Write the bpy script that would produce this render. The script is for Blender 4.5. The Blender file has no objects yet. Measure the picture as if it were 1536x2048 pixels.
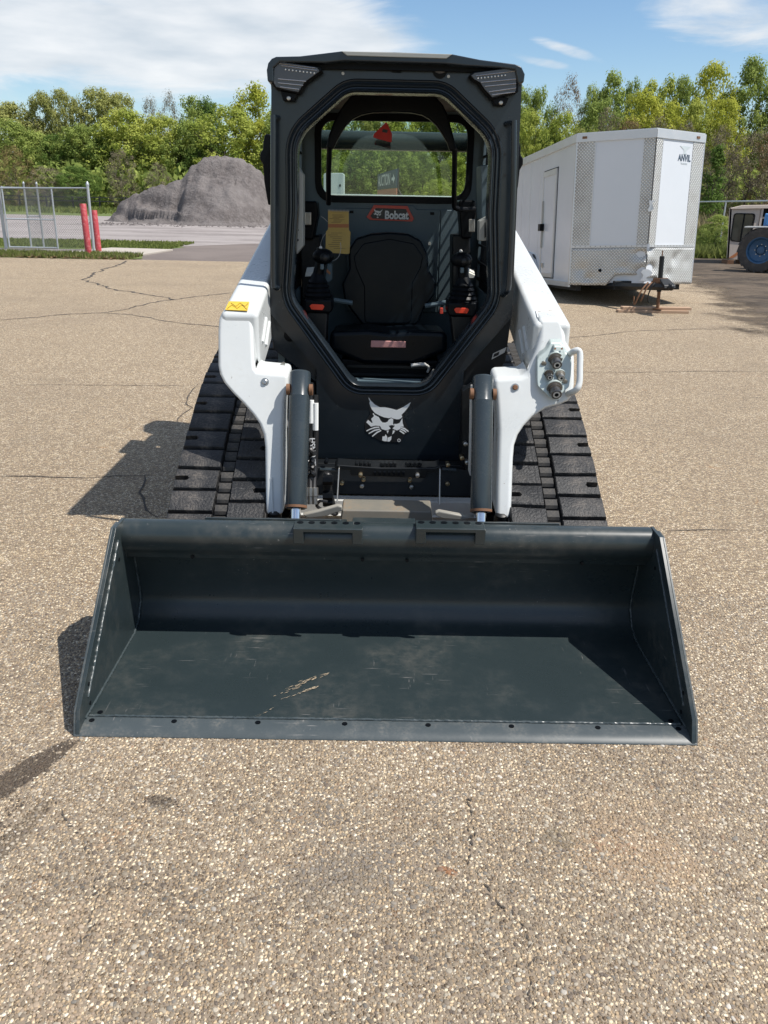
import bpy, bmesh, math, random
import numpy as np
from mathutils import Vector, Matrix
from mathutils.geometry import tessellate_polygon
R = math.radians
random.seed(7); RNG = np.random.default_rng(7)
scene = bpy.context.scene
COL = scene.collection

# ------------------------------------------------------------------ camera, sky, sun
CAM = Vector((-0.04, 0.0, 1.55)); FPX = 1660.0
PITCH = math.atan(624 / FPX); ROLL = R(1.15); YAW = R(0.5)
FW = Vector((math.sin(YAW) * math.cos(PITCH), math.cos(YAW) * math.cos(PITCH), -math.sin(PITCH)))
R0 = Vector((math.cos(YAW), -math.sin(YAW), 0)); U0 = R0.cross(FW)
RT = math.cos(ROLL) * R0 + math.sin(ROLL) * U0; UP = -math.sin(ROLL) * R0 + math.cos(ROLL) * U0
cd = bpy.data.cameras.new('camera'); cam = bpy.data.objects.new('camera', cd); COL.objects.link(cam)
cd.lens = 36 * FPX / 2048; cd.sensor_width = 36; cd.clip_end = 3000; cd.clip_start = 0.05
M3 = Matrix((RT, UP, -FW)).transposed()
cam.matrix_world = Matrix.Translation(CAM) @ M3.to_4x4()
scene.camera = cam

TOSUN = Vector((0.56, -0.15, 1.0)).normalized()
SUN_EL = math.asin(TOSUN.z); SUN_AZ = math.atan2(TOSUN.x, TOSUN.y)
sl = bpy.data.lights.new('sun', 'SUN'); sl.energy = 4.2; sl.angle = R(0.5); sl.color = (1.0, 0.955, 0.89)
sun = bpy.data.objects.new('sun', sl); COL.objects.link(sun)
sun.rotation_euler = TOSUN.to_track_quat('Z', 'Y').to_euler(); sun.location = (20, 0, 40)
scene.view_settings.view_transform = 'Standard'; scene.view_settings.look = 'None'
scene.view_settings.exposure = 0.60; scene.view_settings.gamma = 1.0; scene.view_settings.use_curve_mapping = False

def ray(px, py):
    return FW + (px - 768) / FPX * RT + (1024 - py) / FPX * UP
def at(px, py, a, b=0.0):
    """point of the plane Y = a + b z on the sight line through a photograph pixel"""
    d = ray(px, py); t = (a + b * CAM.z - CAM.y) / (d.y - b * d.z); return CAM + t * d
def ground(px, py, z=0.0):
    d = ray(px, py); return CAM + d * ((z - CAM.z) / d.z)

w = bpy.data.worlds.new('World'); scene.world = w; w.use_nodes = True
nt = w.node_tree; nt.nodes.clear()
def N(nt, t, **k):
    n = nt.nodes.new(t)
    for a, b in k.items(): setattr(n, a, b)
    return n
def build_world():
    L = nt.links.new
    out = N(nt, 'ShaderNodeOutputWorld'); bg = N(nt, 'ShaderNodeBackground'); bg.inputs[1].default_value = 0.105
    sky = N(nt, 'ShaderNodeTexSky', sky_type='NISHITA', sun_disc=False)
    sky.sun_elevation = SUN_EL; sky.sun_rotation = SUN_AZ; sky.air_density = 1.0; sky.dust_density = 0.15; sky.ozone_density = 2.2
    tc = N(nt, 'ShaderNodeTexCoord')
    mp = N(nt, 'ShaderNodeMapping'); mp.inputs['Scale'].default_value = (3.2, 3.2, 14); mp.inputs['Rotation'].default_value = (0, R(9), 0)
    L(tc.outputs['Generated'], mp.inputs['Vector'])
    n1 = N(nt, 'ShaderNodeTexNoise'); n1.inputs['Scale'].default_value = 1.6; n1.inputs['Detail'].default_value = 9; n1.inputs['Roughness'].default_value = 0.62; n1.inputs['Distortion'].default_value = 0.5
    L(mp.outputs[0], n1.inputs['Vector'])
    acc = n1.outputs[0]
    def blob(px, py, rx, rz, amp, tilt=0):
        nonlocal acc
        d = ray(px, py).normalized()
        s = N(nt, 'ShaderNodeVectorMath', operation='SUBTRACT'); L(tc.outputs['Generated'], s.inputs[0]); s.inputs[1].default_value = d
        ro = N(nt, 'ShaderNodeVectorRotate', rotation_type='Y_AXIS'); L(s.outputs[0], ro.inputs['Vector']); ro.inputs['Angle'].default_value = R(tilt)
        m = N(nt, 'ShaderNodeVectorMath', operation='MULTIPLY'); L(ro.outputs[0], m.inputs[0]); m.inputs[1].default_value = (1 / rx, 1 / rx, 1 / rz)
        le = N(nt, 'ShaderNodeVectorMath', operation='LENGTH'); L(m.outputs[0], le.inputs[0])
        mr = N(nt, 'ShaderNodeMapRange', interpolation_type='SMOOTHSTEP'); L(le.outputs['Value'], mr.inputs[0])
        mr.inputs[1].default_value = 0.25; mr.inputs[2].default_value = 1.25; mr.inputs[3].default_value = amp; mr.inputs[4].default_value = 0
        ad = N(nt, 'ShaderNodeMath', operation='ADD'); L(acc, ad.inputs[0]); L(mr.outputs[0], ad.inputs[1]); acc = ad.outputs[0]
    blob(930, 130, 0.66, 0.20, -0.34, 0)  # holds the sky ahead clear of the added cloud cover
    blob(190, 40, 0.36, 0.085, 0.50, 0)
    blob(520, 85, 0.18, 0.05, 0.40, 4)
    blob(1440, 35, 0.13, 0.032, 0.46, -10)
    blob(1150, 105, 0.06, 0.008, 0.34, -16)
    blob(1090, 126, 0.05, 0.007, 0.36, -10)
    ra = N(nt, 'ShaderNodeMapRange', interpolation_type='SMOOTHSTEP'); L(acc, ra.inputs[0])
    ra.inputs[1].default_value = 0.37; ra.inputs[2].default_value = 0.72; ra.inputs[3].default_value = 0.0; ra.inputs[4].default_value = 0.9  # low threshold: cloud cover of the unseen sky raised to add fill light
    n2 = N(nt, 'ShaderNodeTexNoise'); n2.inputs['Scale'].default_value = 3.4; n2.inputs['Detail'].default_value = 6; L(mp.outputs[0], n2.inputs['Vector'])
    hs = N(nt, 'ShaderNodeHueSaturation'); hs.inputs['Saturation'].default_value = 1.12; hs.inputs['Value'].default_value = 0.84; L(sky.outputs[0], hs.inputs['Color'])
    cr = N(nt, 'ShaderNodeValToRGB'); L(n2.outputs[0], cr.inputs[0])
    cr.color_ramp.elements[0].position = 0.3; cr.color_ramp.elements[0].color = (4.2, 4.6, 5.0, 1)
    cr.color_ramp.elements[1].position = 0.7; cr.color_ramp.elements[1].color = (6.0, 6.1, 6.2, 1)
    mx = N(nt, 'ShaderNodeMix', data_type='RGBA'); L(ra.outputs[0], mx.inputs[0]); L(hs.outputs[0], mx.inputs[6]); L(cr.outputs[0], mx.inputs[7])
    L(mx.outputs[2], bg.inputs[0]); L(bg.outputs[0], out.inputs[0])
build_world()

# ------------------------------------------------------------------ materials
def new_mat(name):
    m = bpy.data.materials.new(name); m.use_nodes = True
    nt = m.node_tree; b = nt.nodes['Principled BSDF']
    return m, nt, b, nt.links.new
def ramp(nt, fac, stops):
    n = N(nt, 'ShaderNodeValToRGB'); e = n.color_ramp.elements
    while len(e) < len(stops): e.new(0.5)
    for i, (p, c) in enumerate(stops):
        e[i].position = p; e[i].color = (*c, 1) if len(c) == 3 else c
    nt.links.new(fac, n.inputs[0]); return n.outputs[0]
def noise(nt, vec, scale, detail=4, rough=0.55, dist=0):
    n = N(nt, 'ShaderNodeTexNoise'); n.inputs['Scale'].default_value = scale; n.inputs['Detail'].default_value = detail
    n.inputs['Roughness'].default_value = rough; n.inputs['Distortion'].default_value = dist
    if vec is not None: nt.links.new(vec, n.inputs['Vector'])
    return n.outputs[0]
def mixc(nt, f, a, b, bt='MIX'):
    m = N(nt, 'ShaderNodeMix', data_type='RGBA', blend_type=bt)
    for s, v in ((0, f), (6, a), (7, b)):
        if hasattr(v, 'links') or hasattr(v, 'is_linked'): nt.links.new(v, m.inputs[s])
        else: m.inputs[s].default_value = v if s == 0 else (*v, 1)
    return m.outputs[2]
def mrange(nt, v, a, b, c=0.0, d=1.0, smooth=True):
    m = N(nt, 'ShaderNodeMapRange', interpolation_type='SMOOTHSTEP' if smooth else 'LINEAR'); nt.links.new(v, m.inputs[0])
    for i, x in enumerate((a, b, c, d)): m.inputs[i + 1].default_value = x
    return m.outputs[0]
def mth(nt, op, a, b=None, clamp=False):
    m = N(nt, 'ShaderNodeMath', operation=op, use_clamp=clamp)
    for i, v in enumerate((a, b)):
        if v is None: continue
        if isinstance(v, (int, float)): m.inputs[i].default_value = v
        else: nt.links.new(v, m.inputs[i])
    return m.outputs[0]
def coords(nt, which='Object', scale=None):
    t = N(nt, 'ShaderNodeTexCoord').outputs[which]
    if scale:
        mp = N(nt, 'ShaderNodeMapping'); mp.inputs['Scale'].default_value = scale; nt.links.new(t, mp.inputs[0]); t = mp.outputs[0]
    return t
def bump(nt, b, h, strength=0.3, dist=0.01):
    n = N(nt, 'ShaderNodeBump'); n.inputs['Strength'].default_value = strength; n.inputs['Distance'].default_value = dist
    nt.links.new(h, n.inputs['Height']); nt.links.new(n.outputs[0], b.inputs['Normal'])

def painted(name, col, rough=0.35, dust=(0.30, 0.26, 0.21), dusty=0.12, metal=0.0, scratch=0.0, scale=6, chips=None, spec=0.5, var=0.05, bmp=0.0):
    """painted or plastic surface: slightly uneven colour, dust blotches, fine scratches, optional chips"""
    m, nt, b, L = new_mat(name); v = coords(nt)
    n1 = noise(nt, v, scale, 6, 0.6); n2 = noise(nt, v, scale * 9, 4, 0.6)
    c = mixc(nt, mrange(nt, n1, 0.35, 0.7), tuple(x * (1 - var) for x in col), tuple(min(1, x * (1 + var)) for x in col))
    dm = mth(nt, 'MULTIPLY', mrange(nt, n1, 0.42, 0.78), mrange(nt, n2, 0.3, 0.75))
    dm = mth(nt, 'MULTIPLY', dm, dusty)
    c = mixc(nt, dm, c, dust)
    if scratch:
        mp = N(nt, 'ShaderNodeMapping'); mp.inputs['Scale'].default_value = (4, 60, 60); mp.inputs['Rotation'].default_value = (0.3, 0.2, 0.5); L(v, mp.inputs[0])
        s1 = mrange(nt, noise(nt, mp.outputs[0], 2.2, 3, 0.5), 0.66, 0.74)
        mp2 = N(nt, 'ShaderNodeMapping'); mp2.inputs['Scale'].default_value = (50, 5, 50); mp2.inputs['Rotation'].default_value = (0.2, 0.1, -0.7); L(v, mp2.inputs[0])
        s2 = mrange(nt, noise(nt, mp2.outputs[0], 2.0, 3, 0.5), 0.68, 0.75)
        s = mth(nt, 'MULTIPLY', mth(nt, 'MAXIMUM', s1, s2), mrange(nt, noise(nt, v, 3.1, 3), 0.45, 0.65))
        c = mixc(nt, mth(nt, 'MULTIPLY', s, scratch), c, (0.22, 0.21, 0.20))
    if chips:
        n3 = noise(nt, v, 45, 3, 0.6)
        ch = mth(nt, 'MULTIPLY', mrange(nt, n3, 0.69, 0.73), mrange(nt, noise(nt, v, 4, 3), 0.5, 0.6))
        c = mixc(nt, ch, c, chips)
    L(c, b.inputs['Base Color']); b.inputs['Metallic'].default_value = metal
    L(mrange(nt, mth(nt, 'ADD', mth(nt, 'MULTIPLY', n1, 0.6), mth(nt, 'MULTIPLY', n2, 0.4)), 0.3, 0.75, max(0.04, rough - 0.05), min(1, rough + 0.08)), b.inputs['Roughness'])
    b.inputs['Specular IOR Level'].default_value = spec
    if bmp: bump(nt, b, n2, bmp, 0.01)
    return m
def plain(name, col, rough=0.5, metal=0.0, spec=0.5):
    return painted(name, col, rough, dusty=0.03, metal=metal, spec=spec, var=0.03)

MT = {}
MT['dark'] = painted('dark_grey_paint', (0.0125, 0.0185, 0.0245), 0.22, dusty=0.02, var=0.02)
MT['weld'] = painted('weld_painted_highlight', (0.045, 0.058, 0.062), 0.28, dusty=0.1)  # same paint as the bucket, lightened to stand for glossy highlights
MT['bucket'] = painted('slate_bucket_paint', (0.020, 0.0295, 0.032), 0.31, dusty=0.15, scratch=0.6, scale=3, spec=0.55)
MT['worn'] = painted('worn_edge_paint', (0.050, 0.062, 0.066), 0.4, dusty=0.35, scratch=0.8, scale=12)
MT['cyl'] = painted('cylinder_paint', (0.032, 0.043, 0.050), 0.25, dusty=0.05, scratch=0.35)
MT['white'] = painted('white_arm_paint', (0.56, 0.58, 0.575), 0.30, dust=(0.42, 0.40, 0.36), dusty=0.22, chips=(0.22, 0.18, 0.15), var=0.03, scratch=0.12)
MT['black'] = plain('black_plastic', (0.003, 0.0042, 0.006), 0.42, spec=0.13)
MT['black_matt'] = painted('black_steel', (0.005, 0.0065, 0.008), 0.45, dusty=0.05, spec=0.4)
MT['rubber'] = painted('track_rubber', (0.012, 0.0125, 0.014), 0.55, dust=(0.20, 0.17, 0.14), dusty=0.7, scratch=1.2, scale=11, var=0.25, bmp=0.5)
MT['rubber_in'] = painted('dusty_rubber', (0.020, 0.0195, 0.0195), 0.7, dust=(0.22, 0.19, 0.15), dusty=0.5, scale=14)
MT['cabgrey'] = plain('cab_grey_plastic', (0.085, 0.125, 0.145), 0.5)
MT['trimgrey'] = plain('light_grey_trim', (0.33, 0.335, 0.31), 0.5)
MT['liner'] = plain('roof_liner', (0.11, 0.095, 0.085), 0.9)
MT['vinyl'] = painted('black_vinyl', (0.002, 0.0045, 0.0075), 0.32, dusty=0.0, spec=0.16)
MT['orange'] = plain('orange_red_plastic', (0.85, 0.055, 0.015), 0.4)
MT['badge_red'] = plain('badge_red', (0.62, 0.06, 0.035), 0.4)
MT['red_tag'] = plain('red_vinyl_tag', (0.60, 0.02, 0.015), 0.5)
MT['decal_white'] = plain('white_decal', (0.78, 0.79, 0.78), 0.5)
MT['decal_black'] = plain('black_decal', (0.008, 0.008, 0.010), 0.4)
MT['yellow'] = painted('yellow_decal', (0.66, 0.43, 0.03), 0.45, dust=(0.5, 0.45, 0.3), dusty=0.4, scale=30)
MT['manual'] = painted('yellowed_paper', (0.52, 0.36, 0.10), 0.6, dust=(0.35, 0.22, 0.06), dusty=0.4, scale=20)
MT['paper'] = plain('pale_paper', (0.62, 0.62, 0.56), 0.6)
MT['print'] = plain('printed_ink', (0.16, 0.11, 0.05), 0.6)
MT['pink'] = plain('faded_pink_tag', (0.50, 0.24, 0.22), 0.7)
MT['chrome'] = plain('chrome', (0.75, 0.76, 0.78), 0.12, metal=1.0)
MT['steel'] = painted('zinc_steel', (0.46, 0.45, 0.42), 0.35, metal=0.9, dust=(0.2, 0.14, 0.09), dusty=0.5, scale=30)
MT['brass'] = painted('brass_bolt', (0.42, 0.33, 0.20), 0.35, metal=0.9, dusty=0.4, scale=30)
MT['rust'] = painted('rusty_steel', (0.16, 0.075, 0.035), 0.75, dust=(0.30, 0.20, 0.13), dusty=0.6, scale=25)
MT['pale_green'] = painted('zinc_plated_block', (0.45, 0.51, 0.49), 0.42, metal=0.25, dust=(0.16, 0.18, 0.17), dusty=0.6, scale=16)
MT['hose'] = plain('black_hose', (0.011, 0.011, 0.012), 0.4)
MT['palegrey'] = painted('pale_grey_paint', (0.50, 0.50, 0.48), 0.45, dust=(0.2, 0.18, 0.15), dusty=0.4)
MT['lever'] = painted('dull_lever_steel', (0.26, 0.245, 0.21), 0.45, dusty=0.3)
MT['beam'] = painted('dirty_brown_beam', (0.16, 0.15, 0.125), 0.5, dust=(0.24, 0.16, 0.09), dusty=0.8, scale=9)
MT['lampglass'] = plain('smoked_lamp_lens', (0.07, 0.07, 0.075), 0.12)
MT['led'] = plain('led_lens', (0.75, 0.75, 0.72), 0.2)
MT['reflector'] = plain('lamp_reflector', (0.35, 0.35, 0.36), 0.2, metal=0.8)
MT['galv'] = painted('galvanised_steel', (0.50, 0.53, 0.55), 0.45, metal=0.5, dust=(0.3, 0.3, 0.3), dusty=0.5, scale=12)
MT['wire'] = plain('galvanised_wire', (0.34, 0.35, 0.36), 0.5, metal=0.4)
MT['bollard'] = painted('faded_red_paint', (0.42, 0.045, 0.055), 0.6, dust=(0.56, 0.38, 0.36), dusty=0.95, scale=13, chips=(0.45, 0.30, 0.28))
MT['trailer'] = painted('trailer_white_skin', (0.62, 0.65, 0.69), 0.20, dusty=0.02, var=0.012, scale=1.5)
MT['alu'] = plain('aluminium_trim', (0.62, 0.62, 0.62), 0.38, metal=0.55)
MT['tyre'] = painted('tyre_rubber', (0.020, 0.020, 0.021), 0.8, dust=(0.16, 0.13, 0.10), dusty=0.6, scale=8)
MT['tyre_dusty'] = painted('dusty_tyre_rubber', (0.055, 0.050, 0.046), 0.85, dust=(0.22, 0.18, 0.14), dusty=0.7, scale=8)
MT['tractor_blue'] = painted('tractor_blue_paint', (0.045, 0.20, 0.46), 0.4, dusty=0.15)
MT['rim_blue'] = painted('dull_blue_rim', (0.030, 0.095, 0.19), 0.5, dusty=0.3)
MT['beige'] = painted('faded_beige_paint', (0.50, 0.43, 0.37), 0.6, dust=(0.30, 0.22, 0.16), dusty=0.5)
MT['cream'] = painted('cream_roof_paint', (0.62, 0.52, 0.44), 0.6, dusty=0.3)
MT['rust_orange'] = plain('orange_stripe', (0.42, 0.16, 0.06), 0.6)
MT['sign_blue'] = plain('sign_dark_blue', (0.045, 0.075, 0.115), 0.5)
MT['sign_red'] = plain('sign_orange_red', (0.50, 0.20, 0.13), 0.5)
MT['cabinet'] = plain('pale_grey_metal', (0.52, 0.58, 0.60), 0.45)
MT['concrete'] = painted('concrete', (0.40, 0.36, 0.31), 0.85, dust=(0.26, 0.22, 0.18), dusty=0.7, scale=3)
MT['wood'] = painted('weathered_wood', (0.40, 0.27, 0.18), 0.8, dust=(0.22, 0.16, 0.12), dusty=0.6, scale=12)
MT['dark_window'] = plain('dark_window_glass', (0.030, 0.036, 0.036), 0.08)
MT['rail_dark'] = plain('dark_guardrail', (0.035, 0.035, 0.035), 0.7)
MT['crack'] = painted('cracked_bitumen', (0.055, 0.046, 0.038), 0.95, dust=(0.12, 0.095, 0.07), dusty=0.9, scale=9)
MT['stones_dark'] = plain('dark_debris', (0.05, 0.04, 0.03), 0.9)

def tread_mat():
    m, nt, b, L = new_mat('tread_plate'); v = coords(nt)
    sp = N(nt, 'ShaderNodeSeparateXYZ'); L(v, sp.inputs[0])
    a = mth(nt, 'MULTIPLY', sp.outputs[0], 72); z = mth(nt, 'MULTIPLY', sp.outputs[2], 62)
    p = mth(nt, 'MULTIPLY', mth(nt, 'SINE', mth(nt, 'ADD', a, z)), mth(nt, 'SINE', mth(nt, 'SUBTRACT', a, z)))
    h = mrange(nt, mth(nt, 'ABSOLUTE', p), 0.35, 0.85)
    n1 = noise(nt, v, 2.2, 6, 0.65)
    base = mixc(nt, mrange(nt, n1, 0.45, 0.7), (0.42, 0.42, 0.40), (0.31, 0.295, 0.27))
    L(mixc(nt, mth(nt, 'MULTIPLY', h, 0.75), base, (0.82, 0.82, 0.80)), b.inputs['Base Color'])
    b.inputs['Metallic'].default_value = 0.35; L(mrange(nt, n1, 0.3, 0.7, 0.32, 0.5), b.inputs['Roughness'])
    bump(nt, b, h, 0.7, 0.006); return m
MT['tread'] = tread_mat()

def glass_mat():
    m = bpy.data.materials.new('cab_window_glass'); m.use_nodes = True; nt = m.node_tree; nt.nodes.clear(); L = nt.links.new
    o = N(nt, 'ShaderNodeOutputMaterial'); t = N(nt, 'ShaderNodeBsdfTransparent'); t.inputs[0].default_value = (0.80, 0.87, 0.80, 1)
    g = N(nt, 'ShaderNodeBsdfGlossy'); g.inputs['Roughness'].default_value = 0.02
    f = N(nt, 'ShaderNodeFresnel'); f.inputs[0].default_value = 1.45
    d = N(nt, 'ShaderNodeBsdfDiffuse'); d.inputs[0].default_value = (0.3, 0.3, 0.28, 1)
    x = N(nt, 'ShaderNodeMixShader'); L(f.outputs[0], x.inputs[0]); L(t.outputs[0], x.inputs[1]); L(g.outputs[0], x.inputs[2])
    x2 = N(nt, 'ShaderNodeMixShader'); x2.inputs[0].default_value = 0.03; L(x.outputs[0], x2.inputs[1]); L(d.outputs[0], x2.inputs[2])
    L(x2.outputs[0], o.inputs[0]); return m
MT['glass'] = glass_mat()

def leaf_mat(name, c1, c2, trans=0.42):
    m = bpy.data.materials.new(name); m.use_nodes = True; nt = m.node_tree; nt.nodes.clear(); L = nt.links.new
    o = N(nt, 'ShaderNodeOutputMaterial'); d = N(nt, 'ShaderNodeBsdfDiffuse'); t = N(nt, 'ShaderNodeBsdfTranslucent'); x = N(nt, 'ShaderNodeMixShader')
    a = N(nt, 'ShaderNodeAttribute', attribute_name='tone'); oi = N(nt, 'ShaderNodeObjectInfo')
    f = mth(nt, 'ADD', mth(nt, 'MULTIPLY', a.outputs['Fac'], 0.75), mth(nt, 'MULTIPLY', oi.outputs['Random'], 0.25))
    c = mixc(nt, f, c1, c2); L(c, d.inputs[0]); L(c, t.inputs[0]); x.inputs[0].default_value = trans
    L(d.outputs[0], x.inputs[1]); L(t.outputs[0], x.inputs[2]); L(x.outputs[0], o.inputs[0]); return m
LEAF = {
 'green': leaf_mat('leaf_mid_green', (0.172, 0.238, 0.065), (0.388, 0.445, 0.124)),
 'bright': leaf_mat('leaf_spring_green', (0.240, 0.303, 0.058), (0.500, 0.520, 0.130)),
 'yellow': leaf_mat('leaf_yellow_green', (0.294, 0.332, 0.050), (0.520, 0.520, 0.105)),
 'olive': leaf_mat('leaf_olive', (0.228, 0.247, 0.076), (0.445, 0.445, 0.163)),
 'brown': leaf_mat('twig_brown', (0.15, 0.128, 0.085), (0.28, 0.24, 0.165), 0.15),
 'rust': leaf_mat('twig_russet', (0.17, 0.12, 0.065), (0.30, 0.21, 0.12), 0.15),
 'dark': leaf_mat('leaf_dark_green', (0.092, 0.150, 0.042), (0.192, 0.275, 0.070)),
 'tan': leaf_mat('bud_tan', (0.19, 0.15, 0.065), (0.32, 0.25, 0.12), 0.25),
 'grass': leaf_mat('grass_blades', (0.10, 0.14, 0.03), (0.25, 0.27, 0.09)),
 'dry': leaf_mat('dry_grass', (0.20, 0.165, 0.085), (0.33, 0.28, 0.16)),
}
MT['bark'] = painted('bark', (0.085, 0.070, 0.055), 0.9, dust=(0.15, 0.13, 0.11), dusty=0.5, scale=3)

def pebble_stops(k=1.0):
    return [(0.0, (0.10 * k, 0.075 * k, 0.055 * k)), (0.2, (0.20 * k, 0.155 * k, 0.11 * k)), (0.4, (0.30 * k, 0.235 * k, 0.165 * k)),
            (0.6, (0.40 * k, 0.32 * k, 0.225 * k)), (0.8, (0.52 * k, 0.44 * k, 0.33 * k)), (1.0, (0.66 * k, 0.61 * k, 0.52 * k))]
def pavement_mat():
    m, nt, b, L = new_mat('exposed_aggregate_asphalt'); v = coords(nt)
    warp = N(nt, 'ShaderNodeTexNoise'); warp.inputs['Scale'].default_value = 60; warp.inputs['Detail'].default_value = 2; L(v, warp.inputs['Vector'])
    wv = N(nt, 'ShaderNodeVectorMath', operation='SCALE'); L(warp.outputs['Color'], wv.inputs[0]); wv.inputs['Scale'].default_value = 0.006
    va = N(nt, 'ShaderNodeVectorMath', operation='ADD'); L(v, va.inputs[0]); L(wv.outputs[0], va.inputs[1])
    def vor(scale):
        n = N(nt, 'ShaderNodeTexVoronoi', voronoi_dimensions='2D'); n.inputs['Scale'].default_value = scale; n.inputs['Randomness'].default_value = 1.0; L(va.outputs[0], n.inputs['Vector']); return n
    v1, v2 = vor(88), vor(170)
    sx = N(nt, 'ShaderNodeSeparateColor'); L(v1.outputs['Color'], sx.inputs[0])
    sx2 = N(nt, 'ShaderNodeSeparateColor'); L(v2.outputs['Color'], sx2.inputs[0])
    c1 = ramp(nt, sx.outputs[0], pebble_stops(1.0)); c2 = ramp(nt, sx2.outputs[0], pebble_stops(0.8))
    binder = mixc(nt, noise(nt, v, 240, 2), (0.125, 0.103, 0.083), (0.205, 0.172, 0.14))
    big = mrange(nt, v1.outputs['Distance'], 0.34, 0.52, 1, 0)
    big = mth(nt, 'MULTIPLY', big, mrange(nt, sx.outputs[1], 0.18, 0.24))
    sm = mth(nt, 'MULTIPLY', mrange(nt, v2.outputs['Distance'], 0.34, 0.52, 1, 0), mrange(nt, sx2.outputs[1], 0.3, 0.36))
    c = mixc(nt, sm, binder, c2); c = mixc(nt, big, c, c1)
    # own stains: broad wear patches, rust blotches, dark fluid marks
    g1 = noise(nt, v, 0.55, 5, 0.6); g2 = noise(nt, v, 2.4, 5, 0.62, 0.6); g3 = noise(nt, v, 5.5, 5, 0.65, 0.8)
    c = mixc(nt, mth(nt, 'MULTIPLY', mrange(nt, g1, 0.40, 0.68), 0.26), c, (0.15, 0.125, 0.10), 'MIX')
    c = mixc(nt, mth(nt, 'MULTIPLY', mrange(nt, g2, 0.55, 0.75), 0.30), c, (0.135, 0.115, 0.095))
    c = mixc(nt, mth(nt, 'MULTIPLY', mrange(nt, g3, 0.64, 0.74), 0.5), c, (0.26, 0.135, 0.055))
    c = mixc(nt, mth(nt, 'MULTIPLY', mrange(nt, noise(nt, v, 3.3, 5, 0.7, 1.0), 0.66, 0.78), 0.35), c, (0.42, 0.35, 0.26))
    def seg(p, q, wd, soft, col, amt):
        nonlocal c
        p = Vector(p); q = Vector(q); d = q - p; ln = d.length; u = d / ln; nrm = Vector((-u.y, u.x))
        s = N(nt, 'ShaderNodeVectorMath', operation='SUBTRACT'); L(v, s.inputs[0]); s.inputs[1].default_value = (p.x, p.y, 0)
        def dot(a):
            n = N(nt, 'ShaderNodeVectorMath', operation='DOT_PRODUCT'); L(s.outputs[0], n.inputs[0]); n.inputs[1].default_value = (a.x, a.y, 0); return n.outputs['Value']
        al = mth(nt, 'DIVIDE', mth(nt, 'ABSOLUTE', mth(nt, 'SUBTRACT', dot(u), ln / 2)), ln / 2)
        ac = mth(nt, 'DIVIDE', mth(nt, 'ABSOLUTE', dot(nrm)), wd)
        e = mth(nt, 'ADD', mth(nt, 'ADD', mth(nt, 'POWER', al, 4.0), mth(nt, 'MULTIPLY', ac, ac)), mth(nt, 'MULTIPLY', mth(nt, 'SUBTRACT', noise(nt, v, 7, 5, 0.65), 0.5), 1.6))
        c = mixc(nt, mth(nt, 'MULTIPLY', mrange(nt, e, 1.0 - soft, 1.0 + soft, 1, 0), amt), c, col)
    G = lambda x, y: ground(x, y).to_2d()
    seg(G(150, 1480), G(-120, 1650), 0.045, 0.10, (0.045, 0.036, 0.030), 0.85)     # wet drip trail at the bucket corner
    seg(G(100, 1600), G(-60, 1760), 0.03, 0.2, (0.06, 0.05, 0.04), 0.6)
    seg(G(300, 1596), G(345, 1612), 0.022, 0.2, (0.07, 0.06, 0.05), 0.7)
    seg(G(1090, 1665), G(1150, 1690), 0.03, 0.4, (0.13, 0.11, 0.08), 0.6)
    seg(G(880, 1735), G(915, 1748), 0.012, 0.4, (0.19, 0.085, 0.04), 0.7)
    seg(G(1150, 1680), G(1400, 1740), 0.11, 0.95, (0.30, 0.20, 0.125), 0.25)
    seg(G(640, 1720), G(700, 1800), 0.12, 0.6, (0.10, 0.09, 0.08), 0.45)
    c = mixc(nt, 1.0, c, (1.34, 1.27, 1.145), 'MULTIPLY')
    L(c, b.inputs['Base Color']); b.inputs['Roughness'].default_value = 0.8; b.inputs['Specular IOR Level'].default_value = 0.25
    h = mth(nt, 'MAXIMUM', mth(nt, 'MULTIPLY', mrange(nt, v1.outputs['Distance'], 0.05, 0.55, 1, 0), big), mth(nt, 'MULTIPLY', mrange(nt, v2.outputs['Distance'], 0.05, 0.55, 0.6, 0), sm))
    bump(nt, b, h, 0.9, 0.006)
    return m
MT['pavement'] = pavement_mat()
def pebble_mat():
    m, nt, b, L = new_mat('river_pebble'); a = N(nt, 'ShaderNodeAttribute', attribute_name='stone')
    v = coords(nt); n = noise(nt, v, 300, 3)
    c = mixc(nt, mrange(nt, n, 0.35, 0.7, 0, 0.35), a.outputs['Color'], (0.22, 0.18, 0.14)); L(c, b.inputs['Base Color'])
    b.inputs['Roughness'].default_value = 0.62; b.inputs['Specular IOR Level'].default_value = 0.3; return m
MT['pebble'] = pebble_mat()
def soil_mat(name, c1, c2, c3, s1=0.35, s2=6, bmp=0.5, bd=0.03, stretch=None):
    m, nt, b, L = new_mat(name); v = coords(nt, 'Object', stretch)
    a = noise(nt, v, s1, 6, 0.65, 0.4); f = noise(nt, v, s2, 6, 0.7)
    c = mixc(nt, mrange(nt, a, 0.36, 0.66), c1, c2); c = mixc(nt, mth(nt, 'MULTIPLY', mrange(nt, f, 0.42, 0.75), 0.7), c, c3)
    L(c, b.inputs['Base Color']); b.inputs['Roughness'].default_value = 0.92; b.inputs['Specular IOR Level'].default_value = 0.2
    bump(nt, b, f, bmp, bd); return m
MT['drive'] = soil_mat('worn_grey_asphalt', (0.17, 0.142, 0.128), (0.13, 0.108, 0.098), (0.20, 0.17, 0.15), 0.5, 30, 0.3, 0.01)
MT['gravel'] = soil_mat('grey_gravel', (0.30, 0.27, 0.258), (0.18, 0.158, 0.15), (0.35, 0.32, 0.305), 0.16, 2.5, 0.5, 0.05, (1, 3, 1))
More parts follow.
